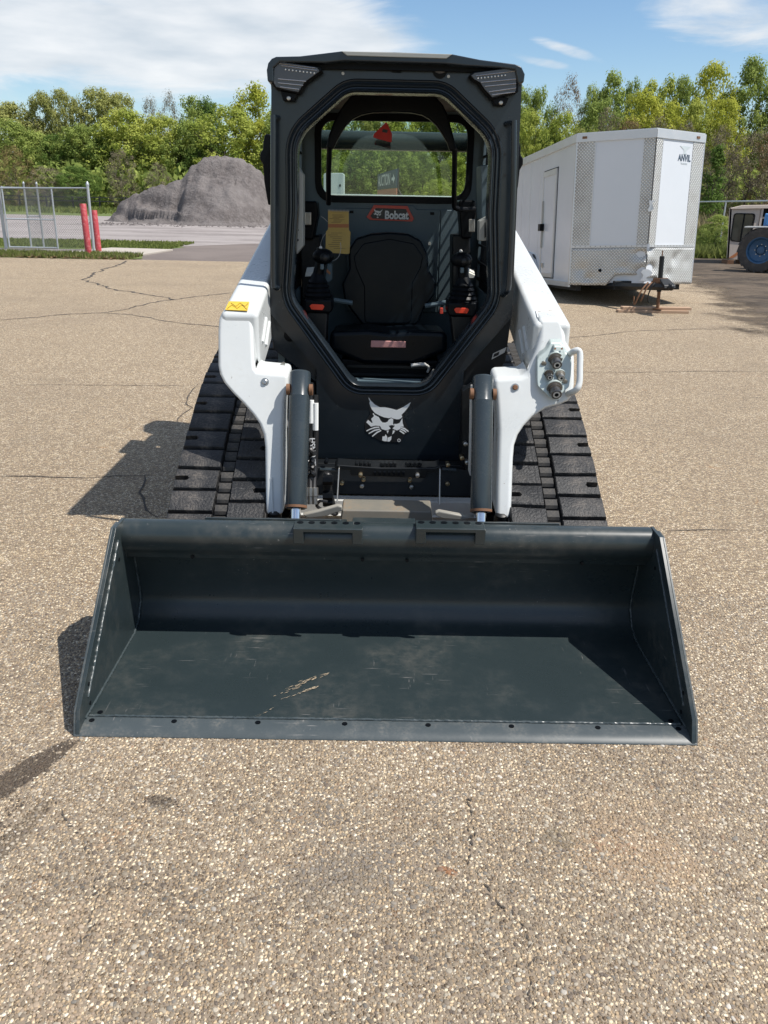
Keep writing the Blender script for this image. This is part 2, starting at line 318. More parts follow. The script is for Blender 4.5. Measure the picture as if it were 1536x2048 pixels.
MT['dirt'] = soil_mat('dirt_with_painted_shade', (0.115, 0.088, 0.065), (0.040, 0.032, 0.026), (0.17, 0.135, 0.10), 0.55, 3.5, 0.8, 0.05, (1, 2.6, 1))  # dark patches mix wet dirt with tree shade put into the colour
def soften_dirt():
    nt = MT['dirt'].node_tree; L = nt.links.new; b = nt.nodes['Principled BSDF']; v = coords(nt)
    p, q = Vector((4.75, 10.9)), Vector((7.35, 22.4)); n_ = Vector((q.y - p.y, p.x - q.x)).normalized()
    s = N(nt, 'ShaderNodeVectorMath', operation='SUBTRACT'); L(v, s.inputs[0]); s.inputs[1].default_value = (p.x, p.y, 0)
    d = N(nt, 'ShaderNodeVectorMath', operation='DOT_PRODUCT'); L(s.outputs[0], d.inputs[0]); d.inputs[1].default_value = (n_.x, n_.y, 0)
    f = mth(nt, 'ADD', d.outputs['Value'], mth(nt, 'MULTIPLY', mth(nt, 'SUBTRACT', noise(nt, v, 1.1, 8, .75), .5), 3.4))
    a = mrange(nt, f, -0.15, 0.9); L(a, b.inputs['Alpha'])
soften_dirt()
MT['lawn'] = soil_mat('mown_grass_ground', (0.085, 0.125, 0.030), (0.13, 0.155, 0.050), (0.17, 0.175, 0.075), 0.3, 5, 0.6, 0.05)
MT['field'] = soil_mat('rough_field_ground', (0.115, 0.125, 0.045), (0.17, 0.145, 0.075), (0.08, 0.10, 0.03), 0.12, 2, 0.6, 0.1)
MT['mound'] = soil_mat('crushed_asphalt_pile', (0.175, 0.157, 0.15), (0.115, 0.10, 0.096), (0.215, 0.195, 0.187), 0.6, 4, 1.0, 0.16)

# ------------------------------------------------------------------ mesh helpers
class MB:
    def __init__(s): s.v = []; s.f = []
    def add(s, vs, fs):
        o = len(s.v); s.v += [tuple(p) for p in vs]; s.f += [tuple(i + o for i in f) for f in fs]; return s
    def box(s, x0, x1, y0, y1, z0, z1):
        vs = [(x, y, z) for x in (x0, x1) for y in (y0, y1) for z in (z0, z1)]
        return s.add(vs, [(0, 1, 3, 2), (4, 6, 7, 5), (0, 4, 5, 1), (2, 3, 7, 6), (0, 2, 6, 4), (1, 5, 7, 3)])
    def prism(s, pts, vec):
        n = len(pts); vec = Vector(vec); p = [Vector(q) for q in pts]
        return s.add(p + [q + vec for q in p], [tuple(range(n)), tuple(range(2 * n - 1, n - 1, -1))] + [(i, (i + 1) % n, n + (i + 1) % n, n + i) for i in range(n)])
    def holed(s, outer, inner, vec):
        vec = Vector(vec); o = [Vector(q) for q in outer]; i = [Vector(q) for q in inner]; allp = o + i; n = len(allp); no = len(o); ni = len(i)
        tris = tessellate_polygon([o, i]); fs = [tuple(t) for t in tris] + [tuple(n + k for k in reversed(t)) for t in tris]
        for k in range(no): fs.append((k, (k + 1) % no, n + (k + 1) % no, n + k))
        for k in range(ni): a, b = no + k, no + (k + 1) % ni; fs.append((b, a, n + a, n + b))
        return s.add(allp + [q + vec for q in allp], fs)
    def tube(s, path, r, n=10, closed=False, caps=True):
        P = [Vector(p) for p in path]; m = len(P); rs = r if isinstance(r, (list, tuple)) else [r] * m
        T = []
        for i in range(m):
            a = P[(i - 1) % m] if closed or i > 0 else P[i]; b = P[(i + 1) % m] if closed or i < m - 1 else P[i]
            T.append((b - a).normalized())
        ref = Vector((0, 0, 1)) if abs(T[0].z) < 0.9 else Vector((1, 0, 0))
        u = T[0].cross(ref).normalized(); vs = []
        for i in range(m):
            u = (u - T[i] * u.dot(T[i])).normalized(); w_ = T[i].cross(u)
            for k in range(n):
                a = 2 * math.pi * k / n; vs.append(P[i] + rs[i] * (math.cos(a) * u + math.sin(a) * w_))
        fs = []
        for i in range(m if closed else m - 1):
            for k in range(n):
                j = (i + 1) % m; fs.append((i * n + k, i * n + (k + 1) % n, j * n + (k + 1) % n, j * n + k))
        if caps and not closed: fs += [tuple(range(n - 1, -1, -1)), tuple((m - 1) * n + k for k in range(n))]
        return s.add(vs, fs)
    def cyl(s, p0, p1, r, n=16, r1=None): return s.tube([p0, p1], [r, r if r1 is None else r1], n)
    def lathe(s, prof, o, axis=(0, 0, 1), n=16, caps=True):
        """prof: list of (radius, height along axis)"""
        ax = Vector(axis).normalized(); o = Vector(o); ref = Vector((0, 0, 1)) if abs(ax.z) < 0.9 else Vector((1, 0, 0))
        u = ax.cross(ref).normalized(); w_ = ax.cross(u); vs = []; fs = []
        for r, h in prof:
            for k in range(n):
                a = 2 * math.pi * k / n; vs.append(o + ax * h + r * (math.cos(a) * u + math.sin(a) * w_))
        for i in range(len(prof) - 1):
            for k in range(n): fs.append((i * n + k, i * n + (k + 1) % n, (i + 1) * n + (k + 1) % n, (i + 1) * n + k))
        if caps: fs += [tuple(range(n - 1, -1, -1)), tuple((len(prof) - 1) * n + k for k in range(n))]
        return s.add(vs, fs)
    def ellip(s, c, rx, ry, rz, n=14, m=8):
        c = Vector(c); vs = [c + Vector((0, 0, -rz))]; fs = []
        for i in range(1, m):
            t = math.pi * i / m
            for k in range(n): a = 2 * math.pi * k / n; vs.append(c + Vector((rx * math.sin(t) * math.cos(a), ry * math.sin(t) * math.sin(a), -rz * math.cos(t))))
        vs.append(c + Vector((0, 0, rz))); e = len(vs) - 1
        for k in range(n): fs.append((0, 1 + (k + 1) % n, 1 + k)); fs.append((e, e - n + k, e - n + (k + 1) % n))
        for i in range(m - 2):
            for k in range(n): a = 1 + i * n; fs.append((a + k, a + (k + 1) % n, a + n + (k + 1) % n, a + n + k))
        return s.add(vs, fs)
    def mesh(s, name, angle=32, fix=True):
        me = bpy.data.meshes.new(name); me.from_pydata(s.v, [], s.f)
        if fix:
            bm = bmesh.new(); bm.from_mesh(me); bmesh.ops.recalc_face_normals(bm, faces=bm.faces); bm.to_mesh(me); bm.free()
        if angle:
            me.polygons.foreach_set('use_smooth', [True] * len(me.polygons)); me.set_sharp_from_angle(angle=R(angle))
        me.update(); return me
    def build(s, name, mat, parent=None, bevel=0, seg=2, angle=32, fix=True):
        return link(name, s.mesh(name, angle, fix), mat, parent, bevel, seg)

def link(name, me, mat, parent=None, bevel=0, seg=2):
    o = bpy.data.objects.new(name, me); COL.objects.link(o)
    if mat is not None and not me.materials: me.materials.append(MT[mat] if isinstance(mat, str) else mat)
    if bevel:
        b = o.modifiers.new('bevel', 'BEVEL'); b.width = bevel; b.segments = seg; b.limit_method = 'ANGLE'; b.angle_limit = R(35); b.harden_normals = True
    if parent is not None:
        o.parent = parent
        if parent.type == 'EMPTY' and parent.get('_w'): o.matrix_parent_inverse = Matrix.Translation(-Vector(parent.location))
    return o
def tag(o, label=None, cat=None, group=None, kind=None):
    if label: o['label'] = label
    if cat: o['category'] = cat
    if group: o['group'] = group
    if kind: o['kind'] = kind
    return o
def thing(name, label, cat, loc=(0, 0, 0), rot=None, group=None, world=True):
    """an Empty at the thing's base; world=True: its parts are modelled in world coordinates"""
    o = bpy.data.objects.new(name, None); COL.objects.link(o); o.location = loc; o.empty_display_size = 0.2
    if rot: o.rotation_euler = rot
    if world: o['_w'] = 1
    return tag(o, label, cat, group)
def px(pts, a, b=0.0): return [at(x, y, a, b) for x, y in pts]
def arcpts(c, r, a0, a1, n): return [(c[0] + r * math.cos(R(a0 + (a1 - a0) * i / n)), c[1] + r * math.sin(R(a0 + (a1 - a0) * i / n))) for i in range(n + 1)]
def rounded(pts, rad, n=5):
    out = []; m = len(pts)
    for i in range(m):
        p = Vector(pts[i]); a = Vector(pts[i - 1]) - p; b = Vector(pts[(i + 1) % m]) - p
        r = rad[i] if isinstance(rad, (list, tuple)) else rad
        if r <= 0: out.append(tuple(p)); continue
        la, lb = a.length, b.length; a.normalize(); b.normalize()
        half = a.angle(b) / 2; d = min(r / math.tan(half), la * 0.49, lb * 0.49)
        s, e = p + a * d, p + b * d
        for k in range(n + 1):
            t = k / n; out.append(tuple((1 - t) ** 2 * s + 2 * t * (1 - t) * p + t * t * e))
    return out
def catmull(pts, n=8, closed=True):
    P = [Vector(p) for p in pts]; m = len(P); out = []
    for i in range(m if closed else m - 1):
        p0, p1, p2, p3 = (P[(i - 1) % m] if closed or i > 0 else P[i]), P[i], P[(i + 1) % m], (P[(i + 2) % m] if closed or i + 2 < m else P[(i + 1) % m])
        for k in range(n):
            t = k / n; out.append(0.5 * ((2 * p1) + (-p0 + p2) * t + (2 * p0 - 5 * p1 + 4 * p2 - p3) * t * t + (-p0 + 3 * p1 - 3 * p2 + p3) * t ** 3))
    if not closed: out.append(P[-1])
    return out
def text_mesh(txt, size, bold=0.0, ext=0.0006):
    cu = bpy.data.curves.new('txt', 'FONT'); cu.body = txt; cu.size = size; cu.extrude = ext; cu.offset = bold; cu.align_x = 'CENTER'; cu.align_y = 'CENTER'; cu.resolution_u = 3
    ob = bpy.data.objects.new('txt', cu); COL.objects.link(ob); bpy.context.view_layer.update()
    me = bpy.data.meshes.new_from_object(ob.evaluated_get(bpy.context.evaluated_depsgraph_get()))
    bpy.data.objects.remove(ob); bpy.data.curves.remove(cu); return me
def put_text(name, txt, size, mat, parent, o, xdir, ydir, bold=0.0, sx=1.0):
    me = text_mesh(txt, size, bold); x = Vector(xdir).normalized(); y = Vector(ydir).normalized(); z = x.cross(y)
    Mx = Matrix((x * sx, y, z)).transposed().to_4x4(); Mx.translation = o; me.transform(Mx); me.materials.clear()
    return link(name, me, mat, parent)
def copy_of(o, parent=None):
    c = o.copy(); COL.objects.link(c)
    if parent is not None: c.parent = parent
    return c

# ------------------------------------------------------------------ setting: ground sheets
def sheet(name, pts, z, mat, nosub=True):
    m = MB(); m.add([(p[0], p[1], z) for p in pts], [tuple(range(len(pts)))])
    return tag(m.build(name, mat, angle=0), kind='structure')
sheet('ground', [(-500, -60), (500, -60), (500, 700), (-500, 700)], -0.020, 'field')
G2 = lambda x, y: tuple(ground(x, y).to_2d())
sheet('gravel_lot', [(-90, 26), (9, 22), (9, 44), (12, 68), (-20, 74), (-90, 78)], -0.016, 'gravel')
sheet('asphalt_drive', [(-6.3, 22.0), (9, 22.0), (9, 31.0), (-4.6, 31.4), (-6.9, 28.5), (-7.0, 26.5)], -0.010, 'drive')
sheet('pavement', [(-60, -12), (60, -12), (60, 12), (9, 14), (8.5, 16.5), (9.2, 22.2), (-60, 22.05)], 0.0, 'pavement')
_r = random.Random(21); _e = [(60, 8.8), (20, 9.4), (9, 10.2), (4.8, 10.9), (5.3, 13.4), (6.1, 16.4), (7.4, 22.4)]; DE = []
for (xa, ya), (xb, yb) in zip(_e[2:-1], _e[3:]):
    DE.append((xa - 1.1, ya))
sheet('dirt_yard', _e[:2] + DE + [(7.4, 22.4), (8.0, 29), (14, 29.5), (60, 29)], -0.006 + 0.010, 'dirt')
sheet('lawn', [(-60, 23.2), (-7.5, 26.3), (-6.7, 27.0), (-6.4, 28.3), (-10, 31.6), (-60, 34)], -0.008, 'lawn')
sheet('verge', [(-60, 22.0), (-7.2, 22.0), (-6.25, 22.5), (-6.5, 23.4), (-60, 24.2)], 0.006, 'lawn')
sheet('meadow', [(-140, 72), (20, 66), (20, 125), (-140, 125)], -0.012, 'lawn')
sheet('path', [(8.3, 30.3), (60, 31), (60, 33.2), (8.3, 32.6)], -0.012, 'gravel')
m = MB(); m.prism([(-8.9, 24.3, -0.02), (-6.62, 23.9, -0.02), (-6.35, 26.3, -0.02), (-8.3, 26.6, -0.02)], (0, 0, 0.055))
tag(m.build('concrete_slab', 'concrete', bevel=0.012), kind='structure')

def crack(pts, wd=0.02, seed=0):
    rr = random.Random(seed); P = []
    q = [ground(x, y) for x, y in pts]
    for a, b in zip(q[:-1], q[1:]):
        n = max(2, int((b - a).length / 0.10))
        for i in range(n): P.append(a.lerp(b, i / n))
    P.append(q[-1]); vs = []; n = len(P)
    off = 0
    for i, p in enumerate(P):
        t = (P[min(i + 1, n - 1)] - P[max(i - 1, 0)]).normalized(); s = Vector((-t.y, t.x, 0))
        off = off * 0.7 + rr.uniform(-1, 1) * wd * 0.8
        hw = wd * rr.uniform(0.25, 1.0) * 0.5 * (0.3 if i in (0, n - 1) else 1)
        vs += [p + s * (off + hw) + Vector((0, 0, 0.003)), p + s * (off - hw) + Vector((0, 0, 0.003))]
    m = MB(); m.add(vs, [(2 * i, 2 * i + 1, 2 * i + 3, 2 * i + 2) for i in range(n - 1)])
    tag(m.build('pavement_crack', 'crack', angle=0), kind='structure')
for i, (pts, wd) in enumerate([
    ([(252, 521), (225, 534), (180, 548), (160, 558), (200, 570), (255, 583), (300, 590), (355, 600)], .075),
    ([(0, 640), (60, 636), (130, 629), (200, 626), (260, 616), (330, 602), (400, 592), (470, 586)], .055),
    ([(200, 626), (260, 630), (330, 642), (380, 648), (440, 655)], .04),
    ([(0, 557), (80, 558), (160, 558)], .03),
    ([(0, 770), (150, 770), (300, 772), (390, 772)], .012),
    ([(0, 953), (110, 955), (170, 958), (230, 953), (300, 950)], .014),
    ([(395, 768), (380, 790), (372, 808), (385, 815), (360, 830), (352, 845)], .014),
    ([(1130, 677), (1210, 668), (1290, 661), (1400, 658), (1536, 662)], .025),
    ([(1150, 744), (1260, 745), (1400, 742), (1536, 743)], .014),
    ([(1330, 1062), (1420, 1058), (1536, 1063)], .010),
    ([(1480, 795), (1536, 797)], .02),
    ([(290, 950), (280, 985), (300, 1020), (310, 1035)], .018)]):
    crack(pts, wd, i)

FG_CRACKS = [[(100, 1595), (130, 1640), (160, 1670), (180, 1720), (190, 1760), (185, 1850), (160, 1900)], [(935, 1600), (945, 1650), (935, 1720), (960, 1760), (1040, 1850), (1060, 1920), (1070, 2040)]]
def dashes():
    rr = random.Random(8)
    for pts in FG_CRACKS:
        m = MB()
        for a_, b_ in zip(pts[:-1], pts[1:]):
            p, q = ground(*a_), ground(*b_); n = max(2, int((q - p).length / .011)); t = (q - p).normalized(); sd = Vector((-t.y, t.x, 0))
            for i in range(n):
                if rr.random() < .35: continue
                c0 = p.lerp(q, i / n) + sd * rr.gauss(0, .005); d = (t + sd * rr.uniform(-.8, .8)).normalized() * rr.uniform(.004, .011); e = Vector((-d.y, d.x, 0)) * rr.uniform(.12, .40)
                m.add([c0 - d + Vector((0, 0, .003)), c0 + e + Vector((0, 0, .003)), c0 + d + Vector((0, 0, .003)), c0 - e + Vector((0, 0, .003))], [(0, 1, 2, 3)])
        tag(m.build('pavement_crack', 'crack', angle=0, fix=False), kind='structure')
dashes()
def pebbles():
    """the exposed stones nearest the camera as real, half-sunk pebbles"""
    xs = np.arange(-2.5, 2.5, 0.0087); ys = np.arange(1.0, 3.2, 0.0087)
    X, Y = np.meshgrid(xs, ys); X = X.ravel(); Y = Y.ravel()
    X = X + RNG.uniform(-.0042, .0042, X.size); Y = Y + RNG.uniform(-.0042, .0042, Y.size)
    half = 0.12 + Y * 0.52
    keep = (np.abs(X + 0.03 - Y * 0.008) < half) & ~((np.abs(X) < 0.94) & (Y > 2.19)) & (RNG.random(X.size) < np.clip(1.05 - 0.33 * np.maximum(Y - 1.6, 0), 0.28, 0.70))
    for pts in FG_CRACKS:
        for a_, b_ in zip(pts[:-1], pts[1:]):
            p, q = np.array(ground(*a_)[:2]), np.array(ground(*b_)[:2]); d = q - p; t = np.clip(((X - p[0]) * d[0] + (Y - p[1]) * d[1]) / (d @ d), 0, 1)
            keep &= ~((np.hypot(X - p[0] - t * d[0], Y - p[1] - t * d[1]) < np.abs(RNG.normal(0, .008, X.size))) & (RNG.random(X.size) < .8))
    X, Y = X[keep], Y[keep]; n = X.size
    r = np.clip(RNG.lognormal(math.log(0.0041), 0.30, n), .0021, .0082); asp = RNG.uniform(.6, 1, n); rot = RNG.uniform(0, math.pi, n)
    K = 7; ang = np.arange(K) * 2 * math.pi / K
    jit = RNG.uniform(.82, 1.15, (n, K))
    rings = [(1.0, -0.001, 0), (0.86, 0.0, .30), (0.45, 0, .44)]
    V = []
    for s, z0, zz in rings:
        a = np.cos(ang)[None] * s * jit * r[:, None]; b = np.sin(ang)[None] * s * jit * (r * asp)[:, None]
        x = X[:, None] + a * np.cos(rot)[:, None] - b * np.sin(rot)[:, None]; y = Y[:, None] + a * np.sin(rot)[:, None] + b * np.cos(rot)[:, None]
        V.append(np.stack([x, y, np.broadcast_to((z0 + zz * r * 0.62)[:, None], x.shape)], -1))
    V = np.concatenate(V, 1); nv = 3 * K
    F = []
    for lv in range(2):
        for k in range(K): F.append((lv * K + k, lv * K + (k + 1) % K, (lv + 1) * K + (k + 1) % K, (lv + 1) * K + k))
    F = np.array(F); nf4 = len(F)
    quads = (np.arange(n)[:, None, None] * nv + F[None]).reshape(n, -1)
    cap = (np.arange(n)[:, None] * nv + 2 * K + np.arange(K)[None])
    loops = np.concatenate([quads, cap], 1).ravel()
    sizes = np.tile(np.array([4] * nf4 + [K]), n); starts = np.concatenate([[0], np.cumsum(sizes)[:-1]])
    me = bpy.data.meshes.new('pebbles'); me.vertices.add(n * nv); me.vertices.foreach_set('co', V.ravel())
    me.loops.add(loops.size); me.loops.foreach_set('vertex_index', loops.astype(np.int32))
    me.polygons.add(sizes.size); me.polygons.foreach_set('loop_start', starts.astype(np.int32)); me.polygons.foreach_set('use_smooth', np.ones(sizes.size, bool))
    me.update()
    pal = np.array([(.62, .55, .43), (.52, .44, .32), (.42, .34, .235), (.33, .26, .175), (.27, .215, .155), (.20, .155, .12), (.24, .225, .20), (.68, .64, .57), (.36, .23, .13), (.15, .115, .09)])
    idx = RNG.choice(len(pal), n, p=[.09, .13, .17, .18, .14, .12, .09, .03, .02, .03]); c = pal[idx] * RNG.uniform(.78, 1.06, (n, 1)) * np.array([.77, .735, .685])
    lum = c.mean(1, keepdims=True); c = c * .80 + lum * .20
    low = sum(np.sin(X * f * math.cos(a_) + Y * f * math.sin(a_) + ph) * am for f, a_, ph, am in ((2.3, .4, 1, .35), (4.1, 1.9, 2, .3), (7.3, 2.6, 4, .25), (11.0, .9, 5, .22), (17.0, 1.4, 3, .2)))
    c = c * (1 - .40 * np.clip(low, -.4, 1))[:, None]
    def near(p, q, w_):
        p, q = np.array(ground(*p)[:2]), np.array(ground(*q)[:2]); d = q - p; t = np.clip(((X - p[0]) * d[0] + (Y - p[1]) * d[1]) / (d @ d), 0, 1)
        return np.hypot(X - p[0] - t * d[0], Y - p[1] - t * d[1]) + RNG.normal(0, w_ * .22, n) < w_
    wet = near((140, 1485), (60, 1540), .030) | near((70, 1535), (-60, 1610), .048) | near((40, 1600), (-20, 1690), .018) | near((300, 1598), (345, 1610), .018)
    c = np.where((wet & (RNG.random(n) < .9))[:, None], c * np.array([.20, .18, .17]), c)
    for p, q, w_, cc in (((885, 1738), (912, 1748), .010, (.17, .075, .035)), ((985, 1560), (985, 1562), .006, (.17, .075, .035)), ((965, 1538), (975, 1545), .008, (.28, .14, .07)), ((1090, 1668), (1150, 1688), .024, (.16, .13, .09)), ((200, 1690), (260, 1650), .02, (.32, .19, .10)), ((120, 1850), (220, 1830), .06, (.36, .26, .17)), ((1230, 1650), (1370, 1740), .06, (.31, .22, .14)), ((1200, 1690), (1260, 1700), .02, (.25, .13, .07)), ((640, 1640), (760, 1780), .09, (.12, .108, .095)), ((600, 1760), (860, 1700), .05, (.13, .115, .10)), ((1180, 1600), (1400, 1640), .05, (.30, .21, .13)), ((1420, 1700), (1440, 1720), .01, (.20, .09, .04)), ((560, 2010), (575, 2020), .008, (.20, .09, .04)), ((280, 1960), (290, 1975), .007, (.20, .09, .04)), ((60, 1900), (140, 2000), .08, (.34, .25, .17))):
        k = near(p, q, w_) & (RNG.random(n) < .75); c = np.where(k[:, None], c * .40 + np.array(cc) * .65, c)
    cols = np.concatenate([np.repeat(c, nv, 0), np.ones((n * nv, 1))], 1)
    at_ = me.attributes.new('stone', 'FLOAT_COLOR', 'POINT'); at_.data.foreach_set('color', cols.ravel())
    tag(link('pebbles', me, 'pebble'), 'tan and cream pebbles set in the asphalt in front of the bucket', 'pebbles', kind='stuff')
    print('pebbles', n)
pebbles()

def mound():
    prof = [(195, 452), (205, 441), (225, 404), (265, 386), (330, 366), (362, 354), (374, 332), (400, 314), (432, 309), (465, 313), (492, 326), (520, 348), (532, 372), (560, 395), (600, 425), (640, 452)]
    sx = [at(x, y, 54.0) for x, y in prof]; px_ = np.array([p.x for p in sx]); pz = np.maximum(np.array([p.z for p in sx]), 0)
    nx, ny = 150, 90; xs = np.linspace(px_[0], px_[-1], nx); ys = np.linspace(50.0, 60.0, ny)
    def vn(x, y, f, seed):
        r = np.random.default_rng(seed); g = r.random((64, 64)); u = (x * f) % 63; v = (y * f) % 63; i = u.astype(int); j = v.astype(int); a = u - i; b = v - j
        a = a * a * (3 - 2 * a); b = b * b * (3 - 2 * b)
        return g[i, j] * (1 - a) * (1 - b) + g[(i + 1) % 64, j] * a * (1 - b) + g[i, (j + 1) % 64] * (1 - a) * b + g[(i + 1) % 64, (j + 1) % 64] * a * b
    rx = np.interp(xs, px_, pz); kk = np.exp(-np.linspace(-2, 2, 9) ** 2); kk /= kk.sum(); rx = np.convolve(np.pad(rx, 4, 'edge'), kk, 'valid'); X, Y = np.meshgrid(xs, ys); ridge = np.broadcast_to(rx[None], X.shape)
    yc = 55.2 + 0.6 * (vn(X + 50, Y * 0 + 3, .3, 1) - .5)
    slope = np.where(Y < yc, (Y - (yc - 1.35 * np.maximum(ridge, .4) - .3)) / (1.35 * np.maximum(ridge, .4) + .3), 1 - (Y - yc) / (1.4 * np.maximum(ridge, .4)))
    s = np.clip(slope, 0, 1); s = np.where(s > .75, .75 + .25 * np.sin((s - .75) / .25 * math.pi / 2), s * 1.0)
    r1 = vn(X + 30, Y, .8, 2) - .5; r2 = vn(X + 30, Y + 9, 2.1, 3) - .5; r3 = vn(X, Y, 5.0, 4) - .5; gul = np.abs(vn(X + 7, Y * .45 + X * .2, 1.3, 5) - .5)
    Z0 = ridge * s; Z = ridge * s + s * (1.02 - s) * (1.0 * r1 + .7 * r2) + s * .20 * r3 - np.clip((.10 - gul) / .10, 0, 1) * .22 * s * (1 - s) * 2 - np.clip((vn(X * .35, Z0 * 2.6 + X * .12, 1.0, 8) - .58) * 5, 0, 1) * .42 * np.clip(s * (1 - s) * 4, 0, 1) + 0.16 * r2 * s
    Z = np.where(s < .22, Z * (s / .22) ** .7, Z)
    Z = np.where(s <= 0, -.05, np.minimum(Z, ridge * 1.02 + .03))
    m = MB(); V = np.stack([X, Y, Z], -1).reshape(-1, 3)
    m.v = [tuple(v) for v in V]; m.f = [(j * nx + i, j * nx + i + 1, (j + 1) * nx + i + 1, (j + 1) * nx + i) for j in range(ny - 1) for i in range(nx - 1)]
    o = m.build('rubble_mound', 'mound', angle=50, fix=False)
    tag(o, 'big dark grey mound of crushed asphalt in front of the wood', 'mound')
mound()
def spill():
    r = random.Random(6); m = MB()
    for _ in range(420):
        x = r.uniform(-17, -4); y = r.gauss(49.6, 1.1); s_ = r.choice((.04, .05, .06, .09, .13)) * r.uniform(.7, 1.3); z = -.02
        a = [(x + s_ * math.cos(t + r.uniform(-.3, .3)) * r.uniform(.7, 1.1), y + s_ * math.sin(t) * r.uniform(.7, 1.1), z) for t in (0, 1.26, 2.5, 3.77, 5.0)]
        m.add(a + [(x + r.uniform(-.3, .3) * s_, y, z + s_ * r.uniform(.5, .9))], [(i, (i + 1) % 5, 5) for i in range(5)])
    tag(m.build('spilled_rubble', 'mound', angle=0), 'loose rubble lumps spilled at the foot of the dark mound', 'rubble', kind='stuff')
spill()

# ------------------------------------------------------------------ grass and weeds
def blades(name, n, sampler, h, wd, mat, label, seed, lean=0.35):
    r = np.random.default_rng(seed); P = sampler(r, n); a = r.uniform(0, 2 * math.pi, n); hh = r.uniform(h[0], h[1], n) * (1 if P.shape[1] == 2 else P[:, 2])
    z0 = np.zeros(n); dx, dy = np.cos(a) * wd, np.sin(a) * wd; lx, ly = r.normal(0, lean, n) * hh, r.normal(0, lean, n) * hh
    V = np.stack([np.stack([P[:, 0] - dx, P[:, 1] - dy, z0], -1), np.stack([P[:, 0] + dx, P[:, 1] + dy, z0], -1),
                  np.stack([P[:, 0] + lx * .5 + dx * .7, P[:, 1] + ly * .5 + dy * .7, hh * .6], -1), np.stack([P[:, 0] + lx, P[:, 1] + ly, hh], -1)], 1).reshape(-1, 3)
    me = bpy.data.meshes.new(name); me.vertices.add(4 * n); me.vertices.foreach_set('co', V.ravel())
    li = np.arange(4 * n); me.loops.add(4 * n); me.loops.foreach_set('vertex_index', li.astype(np.int32)); me.polygons.add(n); me.polygons.foreach_set('loop_start', (np.arange(n) * 4).astype(np.int32)); me.update()
    t = me.attributes.new('tone', 'FLOAT', 'POINT'); t.data.foreach_set('value', np.repeat(np.clip(r.normal(.5, .25, n), 0, 1), 4))
    return tag(link(name, me, LEAF[mat]), label, name.replace('_', ' '), kind='stuff')
def rect(x0, x1, y0, y1): return lambda r, n: np.stack([r.uniform(x0, x1, n), r.uniform(y0, y1, n)], -1)
blades('grass', 9000, rect(-14, -6.5, 22.1, 23.6), (.04, .16), .018, 'grass', 'green grass and weeds along the pavement edge round the red bollards', 11)
blades('grass', 9000, rect(-16, -6.6, 26.6, 31), (.03, .09), .03, 'grass', 'mown grass behind the chain link gate', 12)
blades('grass', 7000, rect(-60, 6, 74, 106), (.1, .4), .10, 'grass', 'far strip of green grass in front of the wood', 13)
blades('weeds', 5000, rect(8.2, 30, 33.5, 46), (.15, .6), .05, 'grass', 'green weeds behind the path beyond the trailer', 14)
blades('dry_weeds', 6000, rect(9, 40, 42, 60), (.4, 1.3), .05, 'dry', 'pale dry weeds below the bare brush beyond the trailer', 15)
blades('weeds', 4000, rect(8.0, 13, 27.5, 30.2), (.1, .45), .04, 'grass', 'green weeds at the dirt yard edge beside the beige cab', 16)
blades('dry_grass', 3500, rect(-14, -6.5, 22.05, 23.4), (.03, .14), .015, 'dry', 'dry straw-coloured grass among the green along the pavement edge', 17)
def litter():
    r = random.Random(3); m = MB()
    for _ in range(520):
        x = r.uniform(-13.5, -8.6) if r.random() < .75 else r.uniform(-8.6, -6.6); y = r.uniform(22.0, 22.9); s = r.uniform(.03, .09); a = r.uniform(0, 6.3); t = r.uniform(.02, .06)
        c, d = math.cos(a) * s, math.sin(a) * s
        m.add([(x - c, y - d, .012), (x + d, y - c, .012 + t), (x + c, y + d, .02), (x - d, y + c, .02 + t * .5)], [(0, 1, 2, 3)])
    tag(m.build('leaf_litter', LEAF['rust'], angle=0, fix=False), 'brown dead leaves lying along the pavement edge by the gate', 'leaf litter', kind='stuff')
litter()

